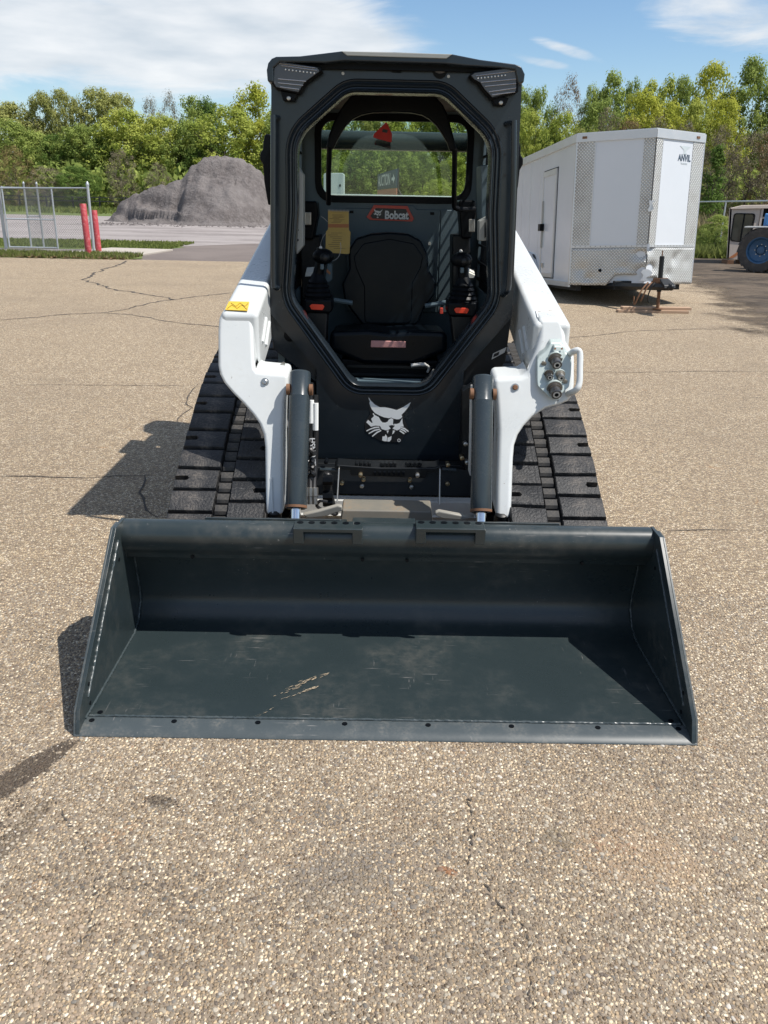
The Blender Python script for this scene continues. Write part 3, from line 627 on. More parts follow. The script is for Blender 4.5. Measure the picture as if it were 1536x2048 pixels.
# ------------------------------------------------------------------ trees
def leaf_mesh(name, seed, n, shape, leaf, nclump, cl=0.085):
    """crown of unit height (z 0..1): leaf-sized faces gathered in clumps near the outside of the crown"""
    r = np.random.default_rng(seed); C = []
    lob = r.uniform(0, 6.28, 5); amp = r.uniform(.08, .2, 5)
    while len(C) < nclump:
        z = r.uniform(0, 1); a = r.uniform(0, 2 * math.pi); f = 1 + sum(amp[k] * math.sin((k + 1) * a + lob[k] + 5 * z * (k - 2)) for k in range(5)) * .6
        rad = shape(z) * f * math.sqrt(r.uniform(0.18, 1.0))
        if shape(z) > 0.01: C.append((rad * math.cos(a), rad * math.sin(a), z * .95, r.uniform(.55, 1.3)))
    C = np.array(C); idx = r.integers(0, nclump, n); c = C[idx]
    d = r.normal(0, 1, (n, 3)); d /= np.linalg.norm(d, axis=1)[:, None]; rr = r.uniform(.1, 1, n) ** .45
    P = c[:, :3] + d * (rr * cl * c[:, 3])[:, None] * np.array([1, 1, .75]); P[:, 2] = np.clip(P[:, 2], .0, 1.03)
    nrm = d * 1.0 + r.normal(0, .28, (n, 3)) + np.array([0, 0, .6]); nrm /= np.linalg.norm(nrm, axis=1)[:, None]
    t = np.cross(nrm, r.normal(0, 1, (n, 3))); t /= np.linalg.norm(t, axis=1)[:, None]; b = np.cross(nrm, t)
    s = leaf * r.uniform(.55, 1.35, n)[:, None]
    V = np.stack([P - t * s, P - b * s * .7, P + t * s, P + b * s * .7], 1).reshape(-1, 3)
    me = bpy.data.meshes.new(name); me.vertices.add(4 * n); me.vertices.foreach_set('co', V.ravel()); me.loops.add(4 * n); me.loops.foreach_set('vertex_index', np.arange(4 * n).astype(np.int32))
    me.polygons.add(n); me.polygons.foreach_set('loop_start', (np.arange(n) * 4).astype(np.int32)); me.update()
    tone = np.clip(.5 + .22 * r.normal(0, 1, nclump)[idx] + r.normal(0, .15, n), 0, 1)
    q = me.attributes.new('tone', 'FLOAT', 'POINT'); q.data.foreach_set('value', np.repeat(tone, 4)); me.materials.append(LEAF['green']); return me
def trunk_mesh(name, seed, top=0.85, twiggy=False):
    r = random.Random(seed); m = MB()
    def limb(p, d, ln, rad, lv):
        P = [p]; q = p.copy(); dd = d.copy(); k = 4 if lv < 2 else 3
        for i in range(k):
            dd = (dd + Vector((r.uniform(-.16, .16), r.uniform(-.16, .16), r.uniform(-.02, .12)))).normalized(); q = q + dd * ln / k; P.append(q)
        m.tube(P, [rad * (1 - .75 * i / k) for i in range(k + 1)], 6 if lv < 1 else 4, caps=False)
        if lv < (4 if twiggy else 2):
            for j in range((6 if lv == 0 else 4) if twiggy else (6 if lv == 0 else 2)):
                t = r.uniform(.3, .98); i = min(int(t * k), k - 1); s = P[i].lerp(P[i + 1], t * k - i)
                a = r.uniform(0, 6.28); nd = (dd * .7 + Vector((math.cos(a), math.sin(a), r.uniform(.1, .6))) * .65).normalized()
                limb(s, nd, ln * r.uniform(.38, .6), rad * (.5 if not twiggy else .55), lv + 1)
    limb(Vector((0, 0, 0)), Vector((r.uniform(-.05, .05), r.uniform(-.05, .05), 1)), top, .02, 0)
    zt = max(v[2] for v in m.v); k = top / zt; m.v = [(x, y, z * k) for x, y, z in m.v]
    return m.mesh(name, 0, fix=False)
SH_round = lambda z: .36 * max(0, math.sin(math.pi * min(1, max(0, (z * .98 + .02)))) ** .55)
SH_full = lambda z: .40 * (1 if z < .55 else max(0, 1 - ((z - .55) / .46) ** 2) ** .6) * (.75 + .25 * min(1, z * 4))
SH_tall = lambda z: .27 * max(0, math.sin(math.pi * (z * .9 + .1)) ** .6)
SH_top = lambda z: 0 if z < .30 else .34 * max(0, math.sin(math.pi * (z - .26) / .75)) ** .6
SH_cone = lambda z: .26 * (1 - z) ** .8
CROWN = {'full': [leaf_mesh('crown', 20 + i, 17000, SH_full, .0110, 210) for i in range(4)], 'round': [leaf_mesh('crown', 30 + i, 14000, SH_round, .0112, 160) for i in range(3)],
         'tall': [leaf_mesh('crown', 40 + i, 12500, SH_tall, .0112, 150, .075) for i in range(2)], 'airy': [leaf_mesh('crown', 50 + i, 10500, SH_top, .0105, 130, .078) for i in range(3)],
         'cone': [leaf_mesh('crown', 60, 6000, SH_cone, .013, 90, .07)], 'bare': [leaf_mesh('crown', 70 + i, 9000, SH_full, .0078, 140, .095) for i in range(2)]}
TRUNK = [trunk_mesh('trunk', i) for i in range(3)]; TWIG = [trunk_mesh('trunk', 10 + i, .72, True) for i in range(2)]
tree_count = 0
def tree(cx, top, wpx, dist, kind, leaf, label, group=None, base=0.0, name='tree', cat='tree'):
    """cx, top, wpx: crown centre, top and width measured on the photograph; dist: metres from the camera"""
    global tree_count
    p = at(cx, top, dist); H = max(1.0, p.z - base); Wd = wpx / FPX * dist * (1.25 if kind in ('tall', 'round', 'airy') else 1.1)
    t = thing(name, label, cat, (p.x, dist, base), (0, 0, random.uniform(0, 6.28)), group, world=False)
    ms = CROWN[kind]; me = ms[tree_count % len(ms)]
    o = link('crown', me, None, t); o.material_slots[0].link = 'OBJECT'; o.material_slots[0].material = LEAF[leaf]; nat = {'full': .84, 'round': .78, 'tall': .62, 'airy': .76, 'cone': .54, 'bare': .84}[kind]
    s = Wd / nat; o.scale = (s, s, H)
    tm = (TWIG if kind == 'bare' else TRUNK)[tree_count % (2 if kind == 'bare' else 3)]
    o = link('trunk', tm, 'bark', t); o.scale = (max(s, H * .6),) * 2 + (H * .98,)
    tree_count += 1; return t
def ordinal(i): return ['first', 'second', 'third', 'fourth', 'fifth', 'sixth', 'seventh', 'eighth', 'ninth', 'tenth'][i]
def row(items, dist, what, where, group):
    tone = {'green': 'mid green', 'bright': 'bright green', 'yellow': 'yellow-green', 'dark': 'dark green', 'olive': 'olive'}; seen = {}; tot = {}
    items = sorted(items, key=lambda q: q[0])
    for q in items: tot[q[4]] = tot.get(q[4], 0) + 1
    for cx, top, w_, kind, leaf in items:
        k = seen.get(leaf, 0); seen[leaf] = k + 1
        lab = f'only {tone[leaf]} {what} {where}' if tot[leaf] == 1 else f'{ordinal(k)} from left of the {tone[leaf]} {what}s {where}'
        tree(cx, top, w_, dist, kind, leaf, lab, group)
LW = 'leafy trees of the far wood behind the mound'
for cx, top, w_, kind, leaf, lab in [
    (20, 200, 95, 'round', 'olive', 'olive tree of the far wood, leftmost on its skyline'), (77, 176, 70, 'airy', 'olive', 'thin open-crowned tall tree, first from the left against the sky'),
    (118, 172, 64, 'airy', 'olive', 'open-crowned tall tree with dark limbs, second from the left against the sky'), (150, 190, 50, 'airy', 'olive', 'small open-crowned tree in the gap between the thin tall trees'),
    (196, 168, 100, 'airy', 'olive', 'broad open-crowned olive tree, tallest on the left skyline'), (240, 180, 80, 'airy', 'olive', 'open-crowned olive tree right of the broad tall one'),
    (298, 184, 50, 'bare', 'brown', 'bare brownish treetop left of the dense green one on the skyline'), (335, 180, 50, 'bare', 'brown', 'bare brownish treetop above the left shoulder of the mound'),
    (378, 184, 80, 'round', 'green', 'dense green round treetop on the skyline above the mound'), (412, 192, 70, 'full', 'dark', 'dark green treetop on the skyline above the mound summit'),
    (505, 160, 95, 'tall', 'yellow', 'tall yellow-green tree standing just left of the loader cab roof'), (55, 218, 90, 'round', 'olive', 'rounded brownish olive tree below the thin tall ones')]:
    tree(cx, top, w_, 118, kind, leaf, lab)
row([(15, 235, 110, 'full', 'green'), (66, 258, 100, 'full', 'green'), (157, 246, 120, 'full', 'green'), (250, 214, 140, 'full', 'bright'), (321, 226, 110, 'full', 'bright'),
    (370, 236, 90, 'full', 'green'), (448, 205, 150, 'full', 'bright'), (520, 236, 90, 'full', 'yellow'), (-60, 225, 120, 'full', 'green'), (110, 262, 80, 'full', 'dark'), (-130, 215, 120, 'round', 'olive'),
    (205, 270, 90, 'full', 'dark'), (285, 268, 90, 'full', 'green'), (400, 275, 100, 'full', 'dark')], 113, 'tree', 'in the middle of the far wood', LW)
row([(580, 190, 110, 'full', 'green'), (640, 205, 110, 'full', 'bright'), (700, 180, 110, 'full', 'green'), (760, 190, 100, 'full', 'olive'), (815, 200, 110, 'full', 'bright'), (880, 185, 120, 'full', 'green'), (950, 195, 110, 'full', 'green'), (1010, 180, 100, 'full', 'green')], 112, 'tall tree', 'seen through the cab window', 'tall trees seen through the cab')
row([(655, 290, 90, 'full', 'green'), (715, 310, 90, 'full', 'dark'), (745, 275, 90, 'full', 'green'), (800, 285, 80, 'full', 'green'), (845, 300, 80, 'full', 'green'), (910, 310, 80, 'full', 'bright')], 100, 'low tree', 'at wood edge seen through cab window', 'lower trees seen through the cab')
tree(878, 355, 75, 62, 'full', 'bright', 'bright green bush behind the fence rail, right of the auction sign', name='bush', cat='bush')
for cx, top, w_, kind, leaf, lab in [(22, 290, 80, 'bare', 'tan', 'pale tan budding tree above the chain link gate'), (238, 294, 60, 'bare', 'brown', 'slim bare brown tree left of the mound, the taller of two'), (312, 324, 50, 'bare', 'brown', 'small bare brown tree just behind the mound slope'),
    (90, 330, 80, 'bare', 'brown', 'bare brown brush behind the chain link gate'), (150, 330, 80, 'full', 'dark', 'dark green low tree at the wood edge behind the bollards'), (-50, 300, 90, 'bare', 'brown', 'bare brown brush past the left end of the gate')]:
    tree(cx, top, w_, 103, kind, leaf, lab)
RW = 'leafy trees of the nearer wood behind the trailer'
for cx, top, w_, kind, leaf, lab in [(1045, 168, 70, 'full', 'green', 'green tree just right of the loader roof on the skyline'), (1084, 166, 70, 'full', 'green', 'green tree second from the loader roof on the right skyline'), (1144, 147, 64, 'bare', 'rust', 'bare russet treetop standing above the trailer roof'),
    (1188, 166, 60, 'full', 'green', 'green treetop right of the bare russet one'), (1228, 136, 80, 'tall', 'green', 'tall dark-crowned tree at the middle of the right skyline'), (1270, 150, 62, 'full', 'green', 'green treetop right of the tall dark-crowned tree'),
    (1306, 155, 60, 'tall', 'bright', 'narrow bright treetop above the trailer nose'), (1340, 145, 62, 'tall', 'bright', 'narrow bright tree right of the trailer nose peak'), (1374, 143, 58, 'airy', 'green', 'open green treetop left of the big yellow tree'),
    (1432, 115, 95, 'airy', 'yellow', 'big airy yellow-green tree high on the right skyline'), (1506, 108, 90, 'round', 'green', 'tall green tree at the right edge of the photo'), (1570, 130, 90, 'full', 'green', 'green tree cut by the right edge of the photo')]:
    tree(cx, top, w_, 92, kind, leaf, lab)
row([(1064, 212, 90, 'full', 'bright'), (1131, 220, 90, 'full', 'bright'), (1208, 190, 100, 'full', 'green'), (1290, 176, 110, 'full', 'yellow'), (1345, 198, 90, 'full', 'yellow'), (1398, 194, 80, 'full', 'bright'), (1460, 190, 80, 'airy', 'yellow'), (1000, 240, 80, 'full', 'green'), (1100, 265, 80, 'full', 'green'), (1180, 250, 90, 'full', 'green')], 87, 'tree', 'in mid wood behind the trailer', RW)
for cx, top, w_, kind, leaf, lab in [(1215, 212, 70, 'bare', 'brown', 'bare grey-brown tree behind the left part of the trailer nose'), (1265, 228, 80, 'bare', 'rust', 'bare russet brush above the trailer nose'), (1320, 230, 70, 'bare', 'brown', 'bare grey-brown tree above the trailer nose tip'),
    (1375, 235, 70, 'bare', 'brown', 'bare grey-brown tree above the right corner of the trailer'), (1450, 250, 90, 'bare', 'brown', 'bare grey-brown tree behind the dark green slim one'), (1512, 255, 100, 'bare', 'brown', 'wide bare grey tree with pale limbs above the beige cab'),
    (1415, 300, 60, 'bare', 'brown', 'bare brush just right of the trailer'), (1560, 240, 90, 'bare', 'rust', 'bare russet tree cut by the right edge of the photo'), (1160, 255, 60, 'full', 'olive', 'olive tree above the trailer side')]:
    tree(cx, top, w_, 78, kind, leaf, lab)
tree(1442, 276, 62, 68, 'cone', 'dark', 'slim dark green conical tree right of the trailer', name='conifer', cat='conifer')
tree(1440, 428, 62, 30, 'round', 'green', 'green leafy bush against the left side of the beige cab', name='bush', cat='bush')
tree(1418, 445, 40, 31, 'round', 'grass', 'small light green bush between the trailer and the leafy bush', name='bush', cat='bush')
row([(1640 + 75 * i, 150 + 20 * (i % 3), 120, 'full', ('green', 'bright', 'yellow')[i % 3]) for i in range(10)], 88, 'tree', 'past the right edge of the wood', 'trees past the right edge of the photo')
row([(-210 - 80 * i, 195 + 14 * (i % 3), 130, 'full', ('green', 'bright', 'olive')[i % 3]) for i in range(10)], 113, 'tree', 'past the left edge of the wood', 'trees past the left edge of the photo')
def understory():
    r = np.random.default_rng(5); n = 60000; side = r.random(n) < .5
    x = np.where(side, r.uniform(-75, 16, n), r.uniform(12, 70, n)); u = r.random(n); y = np.where(side, 105 + 17 * u, 80 + 20 * u); z = r.uniform(0, 1, n) ** 1.1 * (3.5 + 6.0 * u)
    P = np.stack([x, y, z], -1); nrm = r.normal(0, 1, (n, 3)); nrm[:, 2] = np.abs(nrm[:, 2]); nrm /= np.linalg.norm(nrm, axis=1)[:, None]; t = np.cross(nrm, r.normal(0, 1, (n, 3))); t /= np.linalg.norm(t, axis=1)[:, None]; b = np.cross(nrm, t); s = r.uniform(.2, .55, n)[:, None]
    V = np.stack([P - t * s, P - b * s * .6, P + t * s, P + b * s * .6], 1).reshape(-1, 3)
    me = bpy.data.meshes.new('undergrowth'); me.vertices.add(4 * n); me.vertices.foreach_set('co', V.ravel()); me.loops.add(4 * n); me.loops.foreach_set('vertex_index', np.arange(4 * n).astype(np.int32)); me.polygons.add(n); me.polygons.foreach_set('loop_start', (np.arange(n) * 4).astype(np.int32)); me.update()
    q = me.attributes.new('tone', 'FLOAT', 'POINT'); q.data.foreach_set('value', np.repeat(r.random(n), 4))
    tag(link('undergrowth', me, LEAF['green']), 'dense green undergrowth along the foot of the woods', 'undergrowth', kind='stuff')
understory()

# ------------------------------------------------------------------ fences, bollards, guardrail
def fence_mesh(m, p0, p1, z0, z1, pitch=.075, r=.0028):
    """woven wire: two families of slanting wires"""
    p0, p1 = Vector(p0), Vector(p1); L = (p1 - p0).length; u = (p1 - p0) / L; H = z1 - z0; k = int((L + H) / pitch)
    for i in range(k):
        for s in (1, -1):
            a = i * pitch - (H if s > 0 else 0); b = a + H * s
            za, zb = z0, z1
            if s < 0: a = i * pitch; b = a - H
            lo, hi = sorted((a, b))
            def clip(t, q0, q1, w0, w1): return w0 + (w1 - w0) * (t - q0) / (q1 - q0)
            A, B, ZA, ZB = a, b, za, zb
            for lim in (0, L):
                pass
            if max(A, B) <= 0 or min(A, B) >= L: continue
            if A < 0: ZA = clip(0, a, b, za, zb); A = 0
            if A > L: ZA = clip(L, a, b, za, zb); A = L
            if B < 0: ZB = clip(0, a, b, za, zb); B = 0
            if B > L: ZB = clip(L, a, b, za, zb); B = L
            m.tube([p0 + u * A + Vector((0, 0, ZA)), p0 + u * B + Vector((0, 0, ZB))], r, 3, caps=False)
GX0, GY = -11.0, 25.6
g = thing('chain_link_gate', 'grey chain link swing gate with pipe frame on the left', 'gate', (-10.3, GY, 0))
for x, nm in ((-10.98, 'gate_stile'), (-9.56, 'gate_stile')):
    MB().tube([(x, GY, .03), (x, GY, 1.72)], .024, 10).build(nm, 'galv', g)
for z in (.05, .83, 1.68): MB().tube([(-10.98, GY, z), (-9.56, GY, z)], .021, 8).build('gate_rail', 'galv', g)
m = MB(); fence_mesh(m, (-10.97, GY, 0), (-9.57, GY, 0), .05, 1.68); tag(m.build('chain_link', 'wire', g, angle=0, fix=False), kind='stuff')
f = thing('chain_link_fence', 'grey chain link fence with top rail ending at a capped post beside the red bollards', 'fence', (-8.15, 24.4, 0))
MB().lathe([(.036, 0), (.036, 1.76), (.045, 1.765), (.045, 1.80), (.03, 1.84), (.006, 1.87)], (-7.98, 24.0, 0), n=12).build('post', 'galv', f)
MB().lathe([(.050, 0), (.050, 1.66), (.055, 1.67), (.03, 1.72)], (-11.12, 25.7, 0), n=12).build('post', 'galv', f)
for x, y in ((-10.62, 26.3), (-10.24, 26.3)): MB().lathe([(.03, 0), (.03, 1.80), (.036, 1.81), (.01, 1.86)], (x, y, 0), n=8).build('post', 'galv', f)
MB().tube([(-17, 26.2, 1.66), (-11.1, 25.2, 1.66), (-7.98, 24.0, 1.70)], .02, 8).build('top_rail', 'galv', f)
MB().tube([(-10.62, 26.3, .9), (-10.24, 26.3, .9)], .016, 6).build('brace_rail', 'galv', f)
m = MB(); fence_mesh(m, (-9.6, 24.62, 0), (-8.0, 24.0, 0), .06, 1.68); fence_mesh(m, (-16.5, 26.1, 0), (-11.15, 25.3, 0), .06, 1.66); fence_mesh(m, (-10.62, 26.32, 0), (-10.24, 26.32, 0), .06, 1.7, .05)
tag(m.build('chain_link', 'wire', f, angle=0, fix=False), kind='stuff')
m = MB()
b1 = thing('bollard', 'taller scuffed red pipe bollard in front of the fence end post', 'bollard', (-7.856, 23.18, 0), (R(0), R(-1.0), 0), 'red pipe bollards', world=False)
MB().lathe([(.082, -.05), (.082, 1.30), (.076, 1.31)], (0, 0, 0), n=20).build('pipe', 'bollard', b1); MB().lathe([(.074, 1.285), (.074, 1.30)], (0, 0, 0), n=16).build('pipe_fill', 'concrete', b1)
b2 = thing('bollard', 'shorter brighter red pipe bollard to the right of the fence end post', 'bollard', (-8.07, 24.68, 0), (0, R(-1.2), 0), 'red pipe bollards', world=False)
MB().lathe([(.080, -.05), (.080, 1.12), (.074, 1.13)], (0, 0, 0), n=20).build('pipe', 'bollard', b2); MB().lathe([(.072, 1.105), (.072, 1.12)], (0, 0, 0), n=16).build('pipe_fill', 'concrete', b2)
gr = thing('guardrail', 'low dark rail fence between the far grass strip and the wood', 'fence', (-40, 100, 0))
for z in (.75, 1.15): MB().box(-75, -17, 100, 100.08, z, z + .10).build('rail', 'rail_dark', gr)
for i in range(20): link('post', bpy.data.meshes.get('guard_post') or MB().box(-.07, .07, -.07, .07, 0, 1.3).mesh('guard_post'), 'rail_dark', gr).location = Vector((-74 + i * 3.0, 100.15, 0)) 
fr = thing('boundary_fence', 'grey top rail of the chain link fence behind the loader and the trailer', 'fence', (5, 39, 0))
cor = [(-4.2, 38.0, 1.72), (14.4, 40.8, 1.735), (12.6, 29.0, 1.755), (12.9, 22.0, 1.79)]
MB().tube(cor[:2], .035, 8).build('top_rail', 'galv', fr); MB().tube(cor[1:], .028, 8).build('top_rail', 'galv', fr)
for i in range(7): x = -4.2 + 18.6 * i / 6; MB().cyl((x, 38.0 + 2.8 * i / 6 + .06, 0), (x, 38.0 + 2.8 * i / 6 + .06, 1.74), .03, 8).build('post', 'galv', fr)
for t in (.5,): MB().cyl((13.5, 34.9, 0), (13.5, 34.9, 1.72), .03, 8).build('post', 'galv', fr)
m = MB(); fence_mesh(m, (-4.2, 38, 0), (14.4, 40.8, 0), .05, 1.82, .12, .002); tag(m.build('chain_link', 'wire', fr, angle=0, fix=False), kind='stuff')

# ------------------------------------------------------------------ auction sign and cabinet seen through the cab
s0, s1 = at(755, 362, 52), at(793, 341, 42)
sg = thing('auction_sign', 'angled auction sign with white lettering seen through the cab rear window', 'sign', (s1.x, s1.y, 0))
xd = Vector((s1.x - s0.x, s1.y - s0.y, 0)); xn = xd.normalized(); nn = Vector((xn.y, -xn.x, 0))
zt, zm, zb_ = 2.93, 2.10, 1.35
P = lambda t, z, o=0.0: Vector((s0.x, s0.y, z)) + xd * t + nn * o
MB().prism([P(0, zm), P(1, zm), P(1, zt), P(0, zt)], -nn * .06).build('sign_board', 'sign_blue', sg)
MB().prism([P(0, zb_), P(1, zb_), P(1, zm - .02), P(0, zm - .02)], -nn * .06).build('lower_board', 'sign_red', sg)
LN = xd.length
put_text('lettering', 'AUCTION', .78, 'decal_white', sg, P(.40, (zt + zm) / 2, .012), xn, (0, 0, 1), .012, LN * .68 / 3.6)
m = MB(); ah = [(0, .06), (.5, .06), (.5, .20), (1, 0), (.5, -.20), (.5, -.06), (0, -.06)]
m.prism([P(.80, (zt + zm) / 2, .012) + xn * a * LN * .15 + Vector((0, 0, b * 1.1)) for a, b in ah], nn * .004); m.build('arrow', 'decal_white', sg)
for t in (.04, .97): MB().cyl(P(t, 0, -.12), P(t, 2.95, -.12), .05, 8).build('post', 'rail_dark', sg)
MB().tube([P(.97, 2.0, -.15), P(1.12, 0, -1.2)], .04, 6).build('brace', 'rail_dark', sg)
cb = thing('cabinet', 'pale grey cabinet with rounded top corners seen through the cab rear window', 'cabinet', (-2.3, 42, 0))
a, b = at(647, 346, 42), at(688, 346, 42); pts = rounded([(a.x, 0), (b.x, 0), (b.x, a.z + .02), (a.x, a.z)], [0, 0, .12, .12])
MB().prism([(x, 42, z) for x, z in pts], (0, .9, 0)).build('cabinet_body', 'cabinet', cb, bevel=.02); MB().box(b.x - .22, b.x - .15, 41.985, 42, 2.1, 2.2).build('latch', 'black', cb)

# ------------------------------------------------------------------ beige cab and blue tractor at the right edge
c = thing('equipment_cab', 'faded beige equipment cab with black-framed side window at the right edge', 'cab', (10.3, 25.2, 0))
X0, X1, Yc = 9.86, 10.66, 25.0
q = [(X0 + .08, .16), (X1, .10), (X1 + .02, 1.62), (X0 - .06, 1.52)]
win = rounded([(9.97, .66), (10.50, .62), (10.52, 1.36), (9.96, 1.36)], .07, 4)
MB().holed([(x, Yc, z) for x, z in q], [(x, Yc, z) for x, z in win], (0, .05, 0)).build('side_wall', 'beige', c)
MB().prism([(X0 + .08, Yc, .16), (X0 - .06, Yc, 1.52), (X0 + .60, Yc + 1.5, 1.52), (X0 + .74, Yc + 1.5, .16)], (.05, 0, 0)).build('end_wall', 'beige', c)
MB().holed([(x, Yc - .012, z) for x, z in rounded([(9.94, .63), (10.53, .59), (10.55, 1.39), (9.93, 1.39)], .09, 4)], [(x, Yc - .012, z) for x, z in win], (0, .03, 0)).build('window_frame', 'black', c)
MB().prism([(x, Yc + .02, z) for x, z in win], (0, .01, 0)).build('window_pane', 'dark_window', c)
MB().box(10.235, 10.26, Yc - .005, Yc + .02, .65, 1.36).build('window_mullion', 'black', c)
MB().prism([(X0 - .08, Yc - .06, 1.52), (X0 + .25, Yc - .06, 1.60), (11.9, Yc - .06, 1.66), (11.9, Yc - .06, 1.57), (X0 - .05, Yc - .06, 1.49)], (.68, 1.6, 0)).build('roof', 'cream', c, bevel=.01)
MB().prism([(9.98, Yc - .006, .17), (10.12, Yc - .006, .17), (10.68, Yc - .006, .62), (10.68, Yc - .006, .50 + .2)], (0, .005, 0)).build('stripe', 'rust_orange', c)
MB().box(X1 + .03, X1 + .09, Yc - .02, Yc + .06, .1, 1.58).build('corner_post', 'beige', c)
MB().box(X1 + .09, 11.9, Yc + .25, Yc + .3, .1, 1.58).build('dark_interior', 'black', c)
MB().box(X1 + .09, 11.9, Yc + .15, Yc + .2, 1.25, 1.30).build('cross_bar', 'beige', c)
for x in (9.95, 10.35, 10.8): MB().box(x, x + .18, Yc - .05, Yc + .4, -.02, .11).build('timber_block', 'rust', c)

t = thing('tractor', 'blue tractor with a big lugged tyre cut by the right edge of the photo', 'tractor', (9.9, 21.9, 0))
TC = Vector((9.52, 21.9, .54)); AX = Vector((.62, .78, 0)).normalized()
# wheel axis turned so that the outer face looks to the left-front
AXo = Vector((-.55, -.835, 0))
def wheel(parent, c, axis, ro, wdt, ri, tmat, rmat, lugs=18):
    m = MB(); m.lathe([(ri, -wdt * .42), (ro * .82, -wdt * .5), (ro * .95, -wdt * .46), (ro * .97, 0), (ro * .95, wdt * .46), (ro * .82, wdt * .5), (ri, wdt * .42), (ri, -wdt * .42)], c, axis, 40, caps=False); ty = m.build('tyre', tmat, parent)
    ax = Vector(axis).normalized(); u = ax.cross(Vector((0, 0, 1))).normalized(); v = ax.cross(u)
    for i in range(lugs):
        for s in (1, -1):
            a = 2 * math.pi * (i + (.5 if s > 0 else 0)) / lugs; m = MB(); pts = []
            for (da, h, rr) in ((0, 0, .95), (.22, .5, .90), (.22, .5, .99), (0, 0, 1.02)):
                an = a + da; pts.append(c + ax * (s * h * wdt) + (u * math.cos(an) + v * math.sin(an)) * ro * rr)
            tv = (-u * math.sin(a) + v * math.cos(a)) * ro * .085; m.prism(pts, tv); m.build('tyre_lug', tmat, ty, angle=0)
    m = MB(); m.lathe([(.02, -wdt * .1), (ri * .35, -wdt * .1), (ri * .4, -wdt * .02), (ri * .85, wdt * .12), (ri * .95, wdt * .40), (ri * 1.04, wdt * .44), (ri * 1.02, wdt * .36)], c, axis, 36, caps=False); rm = m.build('rim', rmat, parent)
    m = MB(); m.lathe([(.09, -wdt * .1), (.09, wdt * .06), (.05, wdt * .1)], c, axis, 14); m.build('hub', rmat, rm)
    for i in range(8):
        a = 2 * math.pi * i / 8; p = c + (u * math.cos(a) + v * math.sin(a)) * .14; MB().cyl(p - ax * wdt * .05, p + ax * wdt * .03, .014, 6).build('wheel_nut', 'steel', rm)
wheel(t, TC, AXo, .54, .34, .31, 'tyre_dusty', 'rim_blue')
TB = Vector((-AXo.x, -AXo.y, 0)); TS = Vector((TB.y, -TB.x, 0))
def tb(a, b, z): return Vector((TC.x, TC.y, 0)) + TB * a + TS * b + Vector((0, 0, z))
m = MB(); m.prism([tb(.30, -.1, .5), tb(.30, .9, .4), tb(.30, .9, 1.25), tb(.30, .35, 1.30), tb(.30, -.1, 1.42)], TB * .5); m.build('hood', 'tractor_blue', t, bevel=.03)
m = MB(); m.prism([tb(-.16, .22, 1.12), tb(-.16, -.45, 1.10), tb(-.16, -.45, 1.06), tb(-.16, .22, 1.08)], TB * .40); m.build('fender', 'palegrey', t, bevel=.01)
m = MB(); m.prism([tb(.22, -.02, 1.15), tb(.22, .7, .95), tb(.22, .7, 1.5), tb(.22, -.02, 1.42)], TB * .04); m.build('side_panel', 'tractor_blue', t, bevel=.01)
MB().tube([tb(.1, 0, .54), tb(1.3, 0, .54)], .07, 10).build('axle', 'black_matt', t)
wheel(t, TC + TB * 1.35, -AXo, .54, .34, .31, 'tyre', 'rim_blue')
m = MB(); m.prism([tb(.45, .3, .35), tb(.45, 1.6, .35), tb(.45, 1.6, .85), tb(.45, .3, .85)], TB * .35); m.build('chassis', 'black_matt', t)

# ------------------------------------------------------------------ enclosed cargo trailer
T = thing('cargo_trailer', 'white enclosed cargo trailer with v-shaped nose and dented tread plate, parked nose toward the loader', 'trailer', (4.17, 13.66, 0), (R(-3.4), R(-1.25), R(4.6)), world=False)
Lc, Rc, Tip = Vector((-1.03, .62, 0)), Vector((1.03, .62, 0)), Vector((0, 0, 0))
ZB, ZM, ZT, ZC = .365, .945, 2.52, 2.64; REAR = 5.2
def wall(name, a, b, t0, t1, z0, z1, mat, out, th=.012, parent=None, bev=0):
    a, b = Vector(a), Vector(b); d = b - a; n = Vector((d.y, -d.x, 0)).normalized()
    p = [a + d * t0 + n * out, a + d * t1 + n * out]
    return MB().prism([(p[0].x, p[0].y, z0), (p[1].x, p[1].y, z0), (p[1].x, p[1].y, z1), (p[0].x, p[0].y, z1)], -n * th).build(name, mat, parent or T, bevel=bev)
# inner shell
pl = [Tip, Rc, Vector((1.03, REAR, 0)), Vector((-1.03, REAR, 0)), Lc]
MB().prism([(p.x * .985, p.y + .02, ZB + .01) for p in pl], (0, 0, ZC - ZB - .02)).build('box_body', 'trailer', T)
